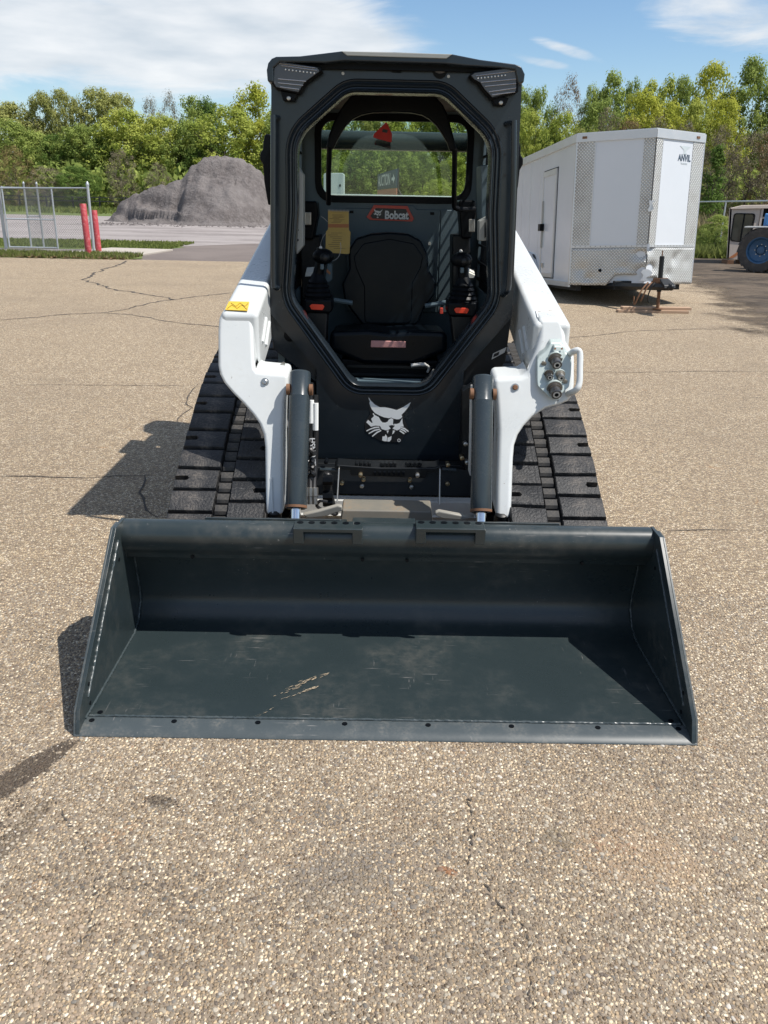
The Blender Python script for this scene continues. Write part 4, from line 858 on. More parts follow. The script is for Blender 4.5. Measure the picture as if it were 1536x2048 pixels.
# left nose face (Lc -> Tip) and right nose face (Tip -> Rc)
for a, b, cuts in ((Lc, Tip, (0, .245, .86, 1)), (Tip, Rc, (0, .13, .765, 1))):
    wall('tread_plate', a, b, cuts[0] + .002, cuts[1], ZM + .02, ZT, 'tread', .020); wall('white_panel', a, b, cuts[1], cuts[2], ZM + .02, ZT, 'trailer', .014)
    wall('tread_plate', a, b, cuts[2], cuts[3] - .002, ZM + .02, ZT, 'tread', .020); wall('seam_strip', a, b, .0, 1, ZM - .012, ZM + .024, 'alu', .026, .02)
    wall('top_trim', a, b, -.012, 1.012, ZT, ZC, 'alu', .032, .05)
    wall('seam_strip', a, b, cuts[1] - .006, cuts[1] + .006, ZM + .024, ZT, 'alu', .022, .01)
def dented_band(a, b, seed, notch):
    a, b = Vector(a), Vector(b); d = b - a; n = Vector((d.y, -d.x, 0)).normalized(); r = random.Random(seed); nx, nz = 26, 12; V = []
    dents = [(r.uniform(.1, .9), r.uniform(.1, .9), r.uniform(.06, .14), r.uniform(.015, .05)) for _ in range(4)] + ([(.92, .75, .16, .06), (.98, .1, .18, .10)] if notch else [(.10, .30, .14, .09), (.04, .95, .12, .05)])
    for j in range(nz + 1):
        for i in range(nx + 1):
            u, v = i / nx, j / nz; o = .02
            for du, dv, rad, dep in dents: o -= dep * math.exp(-(((u - du) * 1.9) ** 2 + (v - dv) ** 2 * .9) / (rad * rad))
            z0 = ZB - .02 + (.17 * min(1, max(0, (u - .50) * 9)) * (1 if u < .99 else .9) if notch else (.13 if u < .25 else (.0 if u > .3 else .06))) + r.uniform(-.006, .006)
            p = a + d * u + n * (o + .002 * r.uniform(-1, 1)); V.append((p.x, p.y, z0 + (ZM - .012 - z0) * v))
    m = MB(); m.add(V, [(j * (nx + 1) + i, j * (nx + 1) + i + 1, (j + 1) * (nx + 1) + i + 1, (j + 1) * (nx + 1) + i) for j in range(nz) for i in range(nx)])
    o = m.build('stone_guard', 'tread', T, angle=50, fix=False); s = o.modifiers.new('thick', 'SOLIDIFY'); s.thickness = .004; s.offset = -1
    tag(o, 'dented tread plate stone guard with a torn lower edge')
dented_band(Lc, Tip, 4, True); dented_band(Tip, Rc, 5, False)
# torn bright metal at the nose edge
for z0, z1, w_ in ((1.46, 1.62, .05), (.42, .60, .13), (.90, .98, .04)):
    r = random.Random(int(z0 * 100)); pts = [(r.uniform(-.4, 1) * w_, -.045 - r.uniform(0, .02), z0 + (z1 - z0) * i / 4) for i in range(5)] + [(-r.uniform(.3, 1) * w_, -.04, z1 - (z1 - z0) * i / 4) for i in range(5)]
    MB().prism(pts, (0, .012, 0)).build('torn_metal', 'alu', T)
MB().cyl((-.62, .335, .58), (-.62, .40, .58), .026, 8).build('puncture', 'black', T)
for k in range(4): wall('seam_strip', Vector((-1.03, REAR, 0)), Lc, .08 + .15 * k, .083 + .15 * k, ZB + .03, ZT, 'alu', .008, .01)
for x, y in ((-1.03, .62), (1.03, .62)): MB().box(x - .022, x + .022, y - .022, y + .022, ZB, ZT - .002).build('corner_trim', 'alu', T)
# left side: sheet, door, trim
side0, side1 = Vector((-1.03, REAR, 0)), Lc
wall('side_sheet', side0, side1, 0, 1, ZB, ZT, 'trailer', .006, .012); wall('top_trim', side0, side1, 0, 1.003, ZT, ZC, 'alu', .03, .04); wall('bottom_trim', side0, side1, 0, 1, ZB - .05, ZB + .03, 'alu', .02, .03)
Ls = REAR - .62; dt = lambda y: (REAR - y) / Ls
for a_, b_, z0, z1 in ((2.50, 2.465, .43, 2.25), (1.615, 1.585, .43, 2.25), (2.5, 1.585, 2.24, 2.262), (2.5, 1.585, .42, .44)): wall('door_gap', side0, side1, dt(a_), dt(b_), z0, z1, 'black', .010, .01)
door = wall('door', side0, side1, dt(2.42), dt(1.66), .50, 2.18, 'trailer', .024, .02)
for a_, b_, z0, z1 in ((2.46, 1.62, 2.15, 2.24), (2.46, 1.62, .44, .51), (2.47, 2.41, .50, 2.18), (1.67, 1.61, .50, 2.18)): wall('door_frame', side0, side1, dt(a_), dt(b_), z0, z1, 'alu', .034, .03, door)
MB().box(-1.085, -1.05, 2.36, 2.40, .95, 1.75).build('cam_bar', 'steel', door); MB().box(-1.13, -1.05, 2.30, 2.44, 1.24, 1.36).build('door_latch', 'black', door); MB().box(-1.075, -1.05, 2.22, 2.30, .60, .68).build('door_hook', 'steel', door)
wall('side_sheet', Rc, Vector((1.03, REAR, 0)), 0, 1, ZB, ZT, 'trailer', .006, .012); wall('top_trim', Rc, Vector((1.03, REAR, 0)), 0, 1, ZT, ZC, 'alu', .03, .04)
wall('rear_sheet', Vector((1.03, REAR, 0)), Vector((-1.03, REAR, 0)), 0, 1, ZB, ZC, 'trailer', .01, .012)
MB().prism([(p.x * 1.01, p.y - .02, ZC) for p in pl], (0, 0, .015)).build('roof', 'alu', T)
# frame, tongue, jack, wheels
for s in (-1, 1):
    MB().tube([(s * .62, .75, .33), (0, -.98, .36)], .05, 4).build('tongue_rail', 'black_matt', T); MB().box(s * .85 - .04, s * .85 + .04, .7, REAR, .25, .36).build('frame_rail', 'black_matt', T)
MB().box(-.44, .46, .12, .22, .28, .42).build('front_crossmember', 'black_matt', T, bevel=.008)
MB().prism([(-.09, -1.02, .34), (.09, -1.02, .34), (.07, -.78, .43), (-.07, -.78, .43)], (0, .02, .05)).build('coupler', 'black_matt', T, bevel=.01); MB().ellip((0, -1.05, .36), .045, .06, .05).build('coupler_ball_socket', 'black_matt', T)
jk = MB().cyl((0, -.62, .28), (0, -.62, .80), .036, 14).build('jack', 'black_matt', T); MB().cyl((0, -.62, .03), (0, -.62, .30), .026, 12).build('jack_leg', 'rust', jk); MB().cyl((0, -.62, .02), (0, -.62, .032), .075, 12).build('jack_foot', 'rust', jk); MB().cyl((0, -.62, .80), (0, -.62, .88), .010, 8).build('jack_crank', 'rust', jk)
MB().lathe([(.11, -.05), (.12, 0), (.11, .06)], (.01, -.62, .42), (0, 0, 1), 10).build('jack_collar', 'rust', T)
cc = random.Random(4)
for k in range(3): MB().tube(catmull([(-.08 - .06 * k, -.66, .42), (-.16 - .08 * k, -.72, .36 - .03 * k), (-.20 - .1 * k, -.70, .22 - .06 * k), (-.17 - .12 * k, -.68, .12 + .05 * k)], 5, False), .012, 6).build('safety_chain' if k else 'wiring_cable', 'rust' if k else 'hose', T)
for y in (3.05, 3.9):
    for s in (-1, 1):
        c_ = Vector((s * .98, y, .30 + .0593 * y + .02)); m = MB(); m.lathe([(.20, -.09), (.30, -.10), (.335, -.07), (.335, .07), (.30, .10), (.20, .09)], c_, (1, 0, 0), 28); wh = m.build('wheel', 'tyre', T); MB().lathe([(.02, 0), (.15, 0), (.20, .085 * s), (.21, .095 * s)], c_, (1, 0, 0), 24).build('rim', 'alu', wh)
    MB().tube([(-.95, y, .30 + .0593 * y), (.95, y, .30 + .0593 * y)], .04, 8).build('axle', 'black_matt', T)
for s in (-1, 1): MB().prism([(s * 1.04, 2.60, .38)] + [(s * 1.04, 3.48 + .88 * math.cos(R(a)), .48 + .40 * math.sin(R(a))) for a in range(170, 5, -15)] + [(s * 1.04, 4.37, .38)], (s * .06, 0, 0)).build('wheel_arch', 'alu', T)
for a_, b_, t_ in ((Lc, Tip, .10), (Tip, Rc, .84)):
    mk_ = wall('marker_light', a_, b_, t_ - .03, t_ + .03, 2.565, 2.60, 'rust', .042, .01)
for a_, b_ in ((Lc, Tip), (Tip, Rc)):
    for k in range(14): wall('rivet', a_, b_, .05 + .068 * k, .058 + .068 * k, ZM + .002, ZM + .012, 'black', .029, .003)
# maker's mark on the right nose face
d = (Rc - Tip).normalized(); n = Vector((d.y, -d.x, 0)); o = Tip + (Rc - Tip) * .60 + n * .0165
put_text('lettering', 'ANVIL', .135, 'sign_blue', T, (o.x, o.y, 2.265), d, (0, 0, 1), .004, .85); put_text('lettering', 'TRAILERS', .038, 'cabinet', T, (o.x, o.y, 2.185), d, (0, 0, 1), 0, 1.1)
e = lambda a, z: Vector((o.x, o.y, z)) + d * a
MB().prism([e(-.14, 2.44), e(.14, 2.44), e(.03, 2.38), e(.025, 2.34), e(.06, 2.325), e(-.06, 2.325), e(-.025, 2.34), e(-.03, 2.38)], n * .001).build('emblem', MT['cabinet'], T)
for i, (x0, y0, z0, ln, an, lab) in enumerate([(3.60, 12.98, 0.0, 1.10, 1.5, 'lower weathered wooden plank lying under the trailer jack'), (3.68, 13.03, .042, 1.08, 3.0, 'upper wooden plank directly under the trailer jack foot')]):
    p = thing('wooden_plank', lab, 'plank', (x0, y0, z0), (0, 0, R(an)), 'planks under the trailer jack', world=False); MB().box(0, ln, 0, .13, 0, .040).build('board', 'wood', p, bevel=.004)
MT['scrape'] = painted('scraped_primer', (0.36, 0.29, 0.20), 0.6, dust=(0.12, 0.11, 0.10), dusty=0.8, scale=60)
# ------------------------------------------------------------------ compact track loader
LD = thing('track_loader', 'white and dark grey compact track loader with open cab and bucket lowered on the asphalt', 'track loader', (0, 4.0, 0))
SUNX = 1
# --- bucket
bk_prof = [(2.165, .016), (2.45, .019), (2.735, .021), (2.775, .029), (2.815, .050), (2.843, .085), (2.856, .125), (2.848, .20), (2.815, .335)]
back = [(2.830, .337), (2.862, .20), (2.870, .122), (2.856, .078), (2.824, .038), (2.78, .014), (2.735, .006), (2.45, .004), (2.165, .004)]
bucket = MB().prism([(-.937, y, z) for y, z in bk_prof + back], (1.874, 0, 0)).build('bucket', 'bucket', LD, angle=40)
MB().prism([(-.956, 2.129, .0005), (-.956, 2.133, .006), (-.956, 2.158, .0185), (-.956, 2.205, .0225), (-.956, 2.205, .0005)], (1.912, 0, 0)).build('cutting_edge', 'worn', bucket, bevel=.002)
side = [(2.131, .001), (2.158, .074), (2.655, .477), (2.755, .476), (2.845, .40), (2.872, .24), (2.878, .12), (2.862, .05), (2.82, .012), (2.75, .001)]
tt = [(2.842, .345), (2.842, .425), (2.822, .445), (2.782, .464), (2.748, .4745), (2.722, .471), (2.703, .455), (2.694, .430), (2.695, .398), (2.705, .378), (2.722, .362), (2.735, .345), (2.742, .332)]
for s in (-1, 1):
    sp = MB().prism([(s * .949, y, z) for y, z in side], (-s * .012, 0, 0)).build('side_plate', 'bucket', bucket, bevel=.0015)
    # doubled outer cutter strip along the sloping edge
    MB().prism([(s * .949, y, z) for y, z in [(2.133, .003), (2.160, .073), (2.655, .476), (2.715, .477), (2.69, .44), (2.20, .048), (2.185, .003)]], (s * .008, 0, 0)).build('side_cutter', 'worn', sp, bevel=.002)
    r = random.Random(9 + s)
    def bead(path, rad, nm='weld_bead', par=sp, mat='weld'):
        P = []; path = [Vector(p) for p in path]
        for a, b in zip(path[:-1], path[1:]):
            n = max(2, int((b - a).length / .006)); P += [a.lerp(b, i / n) + Vector((r.uniform(-1, 1), r.uniform(-1, 1), r.uniform(-1, 1))) * .0007 for i in range(n)]
        MB().tube(P, [rad * r.uniform(.85, 1.15) for _ in P], 6).build(nm, mat, par, angle=60)
    bead([(s * .9365, 2.232, .075), (s * .9365, 2.665, .432)], .0042)
    bead([(s * .9365, 2.19, .024), (s * .9365, 2.735, .024), (s * .9365, 2.80, .048), (s * .9365, 2.842, .10), (s * .9365, 2.846, .15), (s * .9365, 2.82, .30)], .0045)
    for y, z in ((2.245, .045), (2.252, .11), (2.65, .36)): MB().cyl((s * .9372, y, z), (s * .9355, y, z), .007, 10).build('bolt_hole', 'black', sp)
r = random.Random(2)
bead([(-.93, 2.207, .024), (.93, 2.207, .024)], .0045, par=bucket); 
tube_ = MB().prism([(-.937, y, z) for y, z in tt], (1.874, 0, 0)).build('torque_tube', 'bucket', bucket, angle=45)
MB().prism([(-.937, y, z) for y, z in [(2.742, .331), (2.735, .345), (2.842, .352), (2.842, .331)]], (1.874, 0, 0)).build('lip_flange', 'bucket', bucket)
for x, y in [(-.915, 2.186), (-.66, 2.187), (-.40, 2.187), (-.13, 2.187), (.13, 2.187), (.39, 2.187), (.66, 2.187), (.912, 2.187), (-.905, 2.235), (.905, 2.235)]:
    MB().lathe([(.0085, -.004), (.0085, .0012)], (x, y, .0215 if y < 2.2 else .0175)).build('bolt_hole', 'black', bucket)
for x in (-.70, -.09, .07, .70): MB().cyl((x, 2.7395, .337), (x, 2.728, .339), .006, 10).build('bolt_hole', 'black', tube_)
for x in (-.21, .20): MB().prism([(x + .019 * math.cos(R(a)), 2.822, .318 + .019 * math.sin(R(a))) for a in range(180, 361, 15)], (0, -.012, 0)).build('drain_notch', 'black', tube_)
for xa, xb in ((586, 725), (832, 972)):
    x0 = at(xa, 1060, 2.672).x; x1 = at(xb, 1060, 2.672).x; zt = at((xa + xb) / 2, 1058, 2.672).z; zb = at((xa + xb) / 2, 1089, 2.672).z; zi = at((xa + xb) / 2, 1066, 2.672).z; ww = .036; yb_ = ground((xa + xb) / 2, 1042, zt).y
    st = MB().prism([(x0, 2.672, zb), (x0 + ww, 2.672, zb), (x0 + ww, 2.672, zi), (x1 - ww, 2.672, zi), (x1 - ww, 2.672, zb), (x1, 2.672, zb), (x1, 2.672, zt), (x0, 2.672, zt)], (0, .010, 0)).build('step_bracket', 'bucket', bucket, bevel=.003)
    hol = [(x0 + (x1 - x0) * (i + .5) / 6, 2.672 + (yb_ - 2.672) * .72) for i in range(6)]
    MB().box(x0, x1, 2.674, yb_, zt - .009, zt + .001).build('step_tread', 'bucket', st, bevel=.003)
    for hx, hy in hol: MB().lathe([(.0115, -.003), (.0115, .0015)], (hx, hy, zt + .0012), n=14).build('step_hole', 'black', st)
for s, xs in ((-1, (-.66, -.17)), (1, (.14, .62))):
    MB().prism([(xs[0], 2.785, .459), (xs[1], 2.785, .459), (xs[1] - .02 * s, 2.86, .432), (xs[0] + .02, 2.86, .432)], (0, 0, .012)).build('hook_plate', 'bucket', bucket, bevel=.004)
MB().box(-.30, .30, 2.865, 2.895, .06, .42).build('mount_plate', 'bucket', bucket)
MB().box(-.13, .10, 2.80, 2.85, .445, .457).build('center_pad', 'bucket', bucket, bevel=.004)
# scraped bare metal on the bucket floor
rs = random.Random(31)
sm = MB()
for (x0, y0, x1, y1, w0) in ((542, 1394, 634, 1352, 3.2), (554, 1402, 640, 1371, 3.0), (600, 1366, 634, 1354, 4.5), (604, 1383, 638, 1371, 4.0), (570, 1384, 600, 1372, 1.6), (500, 1440, 545, 1415, 1.0), (640, 1352, 655, 1347, 1.2)):
    n = 26
    for i in range(n):
        if rs.random() < .38: continue
        t = i / n; w_ = w0 * (.25 + t) * rs.uniform(.2, 1) * .6; cx, cy = x0 + (x1 - x0) * t + rs.gauss(0, .8), y0 + (y1 - y0) * t + rs.gauss(0, 1.0 + w0 * .2); ln = rs.uniform(2, 6)
        sm.add([ground(cx - ln, cy + ln * .42, .0214), ground(cx + rs.uniform(-1, 1), cy + w_ * .5, .0214), ground(cx + ln, cy - ln * .42, .0214), ground(cx + rs.uniform(-1, 1), cy - w_ * .5, .0214)], [(0, 1, 2, 3)])
sm.build('scrape_mark', 'scrape', bucket, angle=0, fix=False)

# --- tracks
loop = [(2.935, .25), (3.0, .365), (3.215, .487), (3.45, .60), (3.78, .732), (4.27, .836), (4.50, .850), (4.70, .79), (4.83, .64), (4.98, .40), (5.10, .25), (5.12, .13), (5.05, .045), (4.85, .012), (4.3, .010), (3.7, .010), (3.3, .014), (3.08, .06), (2.965, .14)]
cur = catmull([(y, z, 0) for y, z in loop], 10); cl = [Vector((p[0], p[1])) for p in cur]
cum = [0.0]
for i in range(len(cl)): cum.append(cum[-1] + (cl[(i + 1) % len(cl)] - cl[i]).length)
TL = cum[-1]; NP = 42; pitch = TL / NP
def along(d):
    d %= TL; i = max(k for k in range(len(cl)) if cum[k] <= d); t = (d - cum[i]) / max(1e-6, cum[i + 1] - cum[i]); a, b = cl[i], cl[(i + 1) % len(cl)]
    return a.lerp(b, t), (b - a).normalized()
XO, XI = .868, .478; XC = .655
LR = random.Random(77)
def lug_mesh(x0, x1, notch):
    ln = pitch * .90; h = .030
    out = [(x0, -ln / 2), (x1, -ln / 2), (x1, ln / 2), (x0, ln / 2)]
    if notch == 1: out = [(x0, -ln / 2), (x1, -ln / 2), (x1, -.015), (x1 - .045, -.017), (x1 - .055, 0), (x1 - .045, .017), (x1, .015), (x1, ln / 2), (x0, ln / 2)]
    if notch == -1: out = [(x0, -ln / 2), (x1, -ln / 2), (x1, ln / 2), (x0, ln / 2), (x0, .015), (x0 + .045, .017), (x0 + .055, 0), (x0 + .045, -.017), (x0, -.015)]
    out = [(x + LR.uniform(-.0025, .0025), s_ + LR.uniform(-.003, .003)) for x, s_ in out]
    n = len(out); cx = sum(p[0] for p in out) / n; m = MB(); V = [(x, s, -.004) for x, s in out] + [(x, s * .98, h * .66) for x, s in out] + [((x0 + x1) / 2 + (x - (x0 + x1) / 2) * .975, s * .92, h * .9) for x, s in out] + [((x0 + x1) / 2 + (x - (x0 + x1) / 2) * .94, s * .80, h + LR.uniform(-.0015, .0015)) for x, s in out]
    F = [tuple(range(3 * n, 4 * n))]
    for l in range(3): F += [(l * n + i, l * n + (i + 1) % n, (l + 1) * n + (i + 1) % n, (l + 1) * n + i) for i in range(n)]
    m.add(V, F); return m
for s in (-1, 1):
    belt = MB(); V = []; n = len(cl)
    for i in range(n):
        tg = (cl[(i + 1) % n] - cl[i - 1]).normalized(); nm = Vector((-tg.y, tg.x)); 
        for dx, off in ((XI, -.0255), (XO, -.0255), (XO, -.062), (XI, -.062)): V.append((s * dx, cl[i].x + nm.x * off, cl[i].y + nm.y * off))
    F = []
    for i in range(n):
        j = (i + 1) % n
        for k in range(4): F.append((4 * i + k, 4 * i + (k + 1) % 4, 4 * j + (k + 1) % 4, 4 * j + k))
    belt.add(V, F); tr = belt.build('track', 'rubber_in', LD, angle=40)
    M_o = [lug_mesh(XC + .03, XO - .006, k % 2).mesh('tread_lug', 25) for k in range(6)]; M_i = [lug_mesh(XI + .006, XC - .028, -(k % 2)).mesh('tread_lug', 25) for k in range(6)]
    dm = MB(); dm.prism([(XC - .024, a, b) for a, b in [(-.024, -.02), (-.025, .006), (-.016, .017), (.016, .017), (.025, .006), (.024, -.02)]], (.048, 0, 0)); M_d = dm.mesh('drive_lug', 30)
    dm = MB(); dm.prism([(XC - .018, a, b) for a, b in [(-.012, -.03), (-.012, -.012), (.012, -.012), (.012, -.03)]], (.038, 0, 0)); M_e = dm.mesh('drive_link', 30)
    for k in range(NP):
        for me, nm_, mat, dd in ((M_o[k % 6], 'tread_lug', 'rubber', 0), (M_i[(k + 1) % 6], 'tread_lug', 'rubber', pitch * .5), (M_d, 'drive_lug', 'rubber_in', pitch * .25), (M_d, 'drive_lug', 'rubber_in', pitch * .75), ):
            p, tg = along(k * pitch + dd); nm = Vector((-tg.y, tg.x))
            o = link(nm_, me, mat, tr)
            off = -.026 if nm_ == 'tread_lug' else -.024
            Mx = Matrix(((s, 0, 0), (0, tg.x, nm.x), (0, tg.y, nm.y))).to_4x4() if True else None
            Mx.translation = Vector((0, p.x + nm.x * off, p.y + nm.y * off)); o.matrix_basis = Mx
    for (y, z, rr) in ((3.17, .23, .15), (4.50, .56, .19), (4.87, .25, .13)):
        MB().lathe([(.05, -.13), (rr - .03, -.13), (rr, -.10), (rr, .10), (rr - .03, .13), (.05, .13)], (s * XC, y, z), (1, 0, 0), 24).build('idler_wheel', 'black_matt', tr)
    for y in (3.55, 3.95, 4.35, 4.6): MB().lathe([(.05, -.12), (.085, -.12), (.085, .12), (.05, .12)], (s * XC, y, .155), (1, 0, 0), 16).build('track_roller', 'black_matt', tr)
    MB().prism([(s * .56, y, z) for y, z in [(3.25, .16), (4.9, .16), (4.85, .33), (4.45, .40), (3.4, .30)]], (s * .20, 0, 0)).build('track_frame', 'black_matt', tr, bevel=.01)

# --- chassis between the tracks
MB().prism([(-.46, y, z) for y, z in [(3.86, .22), (5.5, .25), (5.65, .5), (5.68, 1.30), (5.2, 1.42), (4.95, 1.42), (4.95, .58), (3.86, .58)]], (.92, 0, 0)).build('chassis', 'black_matt', LD, bevel=.02)
for s in (-1, 1):
    MB().prism([(s * .47, y, z) for y, z in [(4.9, .9), (5.62, .95), (5.60, 1.62), (5.25, 1.95), (5.08, 1.95), (4.95, 1.45)]], (s * .06, 0, 0)).build('rear_upright', 'dark', LD, bevel=.01)
    # black linkage cover rising behind the cab post
    pts = px([(541, 268), (530, 268), (526, 285), (526, 298), (520, 306), (520, 318), (526, 330), (528, 362), (536, 410), (541, 410)], 4.85)
    MB().prism([(p.x if s < 0 else -p.x + .012, p.y, p.z) for p in pts], (-s * .0 - s * -.0, .30, 0)).build('link_cover', 'black', LD, bevel=.008)
MB().tube([(-.53, 5.3, 1.872), (.56, 5.3, 1.872)], .052, 20).build('cross_tube', 'cyl', LD)
for x in (-.50, .52): MB().tube([(x - .02, 5.3, 1.872), (x + .02, 5.3, 1.872)], .060, 20).build('tube_collar', 'cyl', LD)

# --- lift arms
A, B = 2.88, .47
L0 = lambda pts: [(420 + .3222 * x, 400 + .3222 * y) for x, y in pts]
R0_ = lambda pts: [(900 + .3223 * x, 400 + .3223 * y) for x, y in pts]
armL = L0([(76, 690), (54, 745), (48, 820), (48, 1030), (58, 1085), (85, 1140), (140, 1205), (205, 1270), (262, 1335), (305, 1395), (330, 1460), (340, 1540), (342, 1700), (345, 1960), (455, 1960), (457, 1700), (456, 1500), (458, 1380), (464, 1260), (480, 1190), (487, 1150), (485, 1085), (330, 1071), (296, 1066), (280, 1045), (274, 1000), (270, 900), (266, 800), (256, 690)])
armR = R0_([(545, 735), (556, 800), (553, 850), (538, 920), (512, 990), (486, 1055), (470, 1085), (440, 1098), (272, 1105), (272, 1160), (282, 1195), (290, 1300), (297, 1420), (292, 1600), (286, 1800), (284, 1985), (382, 1985), (388, 1800), (394, 1620), (402, 1530), (425, 1465), (462, 1410), (520, 1350), (600, 1300), (690, 1275), (735, 1255), (765, 1215), (775, 1150), (775, 980), (760, 945), (722, 885), (720, 850), (708, 790), (690, 735)])
arms = {}
for s, pts in ((-1, armL), (1, armR)):
    arm = MB().prism(px(pts, A, B), (0, .15, .02)).build('lift_arm', 'white', LD, bevel=.034, seg=4, angle=50); arms[s] = arm
    if s < 0: xo0, xi0, xo1, xi1, zk = -.682, -.530, -.655, -.54, 1.117
    else: xo0, xi0, xo1, xi1, zk = .730, .578, .70, .575, 1.100
    yk = 3.40; V = []
    for t, y, zt, zb in ((0, yk - .01, zk, zk - .30), (.04, yk + .06, zk + .014, zk - .26), (.5, 4.30, zk + .195, zk - .07), (1, 5.45, zk + .44, zk + .13)):
        xo = xo0 + (xo1 - xo0) * t; xi = xi0 + (xi1 - xi0) * t; V += [(xo, y, zt), (xi, y, zt), (xi, y, zb), (xo, y, zb)]
    F = [(3, 2, 1, 0), (12, 13, 14, 15)]
    for l in range(3): F += [(4 * l + k, 4 * l + (k + 1) % 4, 4 * l + 4 + (k + 1) % 4, 4 * l + 4 + k) for k in range(4)]
    m = MB(); m.add(V, F); m.build('arm_boom', 'white', arm, bevel=.022, seg=3, angle=50)
    MB().prism([(xo1, y, z) for y, z in [(5.20, 1.38), (5.66, 1.42), (5.68, 1.86), (5.52, 1.94), (5.36, 1.86)]], (xi1 - xo1, 0, 0)).build('arm_upright', 'white', arm, bevel=.02)
    for k in range(2): y0 = 3.48 + .10 * k; MB().tube([(xi0 - s * .0, y0, zk - .13 - .03 * k), (xi0 - s * .0 - (xi0 - xi1) * .1, y0 + .14, zk - .05 - .03 * k)], .008, 6).build('weld_bead', 'white', arm)
def on_arm(x, y, off=0): return at(x, y, A, B) - Vector((0, off, -off * B))
# joint pins
for x, y, mt in ((530, 764, 'steel'), (1030, 775, 'rust')):
    p = on_arm(x, y); s = -1 if x < 700 else 1
    MB().lathe([(.011, -.004), (.011, .008), (.008, .010)], p, (0, -1, B * .6), 14).build('pin', mt, arms[s]); MB().lathe([(.016, -.004), (.016, .003)], p, (0, -1, B * .6), 16).build('pin_ring', 'steel', arms[s])
for x0, x1 in ((536, 545),): MB().tube([on_arm(543, 955, .001), on_arm(546, 1030, .001)], .005, 6).build('weld_bead', 'white', arms[-1])
for x, y in ((548, 1030), (1003, 1035)):
    p = on_arm(x, y, -.02); MB().lathe([(.024, -.05), (.028, 0), (.024, .02), (.012, .026)], p, (0, -.3, 1), 14).build('pivot_boss', 'black_matt', arms[-1 if x < 700 else 1])
# yellow warning decal and white label lying on the boom tops
def boom_top(x, y, s): 
    yk, zk, sl = (3.46, 1.131, .2034) if s < 0 else (3.46, 1.114, .2034)
    # plane z = zk + sl (Y - yk)
    d = ray(x, y); t = (zk + sl * (CAM.y - yk) - CAM.z) / (d.z - sl * d.y); return CAM + t * d + Vector((0, 0, .004))
dq = [(458, 605), (499, 606), (495, 624), (450, 622)]
yd = MB().prism([boom_top(x, y, -1) for x, y in dq], (0, 0, .0015)).build('warning_decal', 'yellow', arms[-1], angle=0)
for seg_ in ([(462, 609), (472, 616), (480, 609), (490, 616), (496, 610)], [(455, 620), (464, 613), (474, 620), (484, 613), (494, 622)]): MB().tube([boom_top(x, y, -1) + Vector((0, 0, .002)) for x, y in seg_], .0012, 4).build('decal_line', 'decal_black', yd)
wd = MB().prism([boom_top(x, y, 1) for x, y in [(1071, 623), (1114, 620), (1119, 635), (1075, 637)]], (0, 0, .0012)).build('label_plate', 'decal_white', arms[1], angle=0)
for seg_ in ([(1074, 626), (1082, 625)], [(1096, 624), (1110, 623)], [(1078, 631), (1108, 629)], [(1079, 635), (1100, 634)]): MB().tube([boom_top(x, y, 1) + Vector((0, 0, .002)) for x, y in seg_], .0012, 4).build('label_line', 'print', wd)

# --- tilt cylinders
for x0, y0, x1, y1 in ((601, 743, 592, 1018), (966, 752, 962, 1026)):
    p0, p1 = at(x0, y0, 2.80, .50), at(x1, y1, 2.80, .50); d = (p1 - p0).normalized(); r_ = .0415
    c = MB().lathe([(.030, 0), (r_ - .004, .002), (r_, .008), (r_, .10), (r_ + .001, .102), (r_, .106), (r_, (p1 - p0).length - .012), (r_ - .006, (p1 - p0).length)], p0, d, 28).build('tilt_cylinder', 'cyl', LD)
    MB().lathe([(r_ + .001, -.014), (r_ + .001, -.004)], p1, d, 28).build('end_ring', 'rust', c); MB().lathe([(.020, -.01), (.020, .16)], p1, d, 18).build('cylinder_rod', 'chrome', c)
    s = 1 if x0 < 700 else -1
    for k in (-1, 1): MB().cyl(p0 + d * .07 + Vector((k * (r_ - .004), -.012, 0)), p0 + d * .07 + Vector((k * (r_ + .010), -.012, 0)), .022, 14).build('pivot_pin', 'rust', c)
# bright eyelets above the cylinder tops
for x, y in ((566, 736), (993, 748)):
    p = at(x, y, 3.42); e_ = MB().prism([p + Vector((a, 0, b)) for a, b in [(-.024, -.03), (.024, -.03), (.022, .005), (.010, .018), (-.010, .018), (-.022, .005)]], (0, .012, 0)).build('lift_eye', 'pale_green', LD, bevel=.003); MB().cyl(p + Vector((0, -.012, .012)), p + Vector((0, .02, .012)), .010, 12).build('lift_bolt', 'steel', e_)

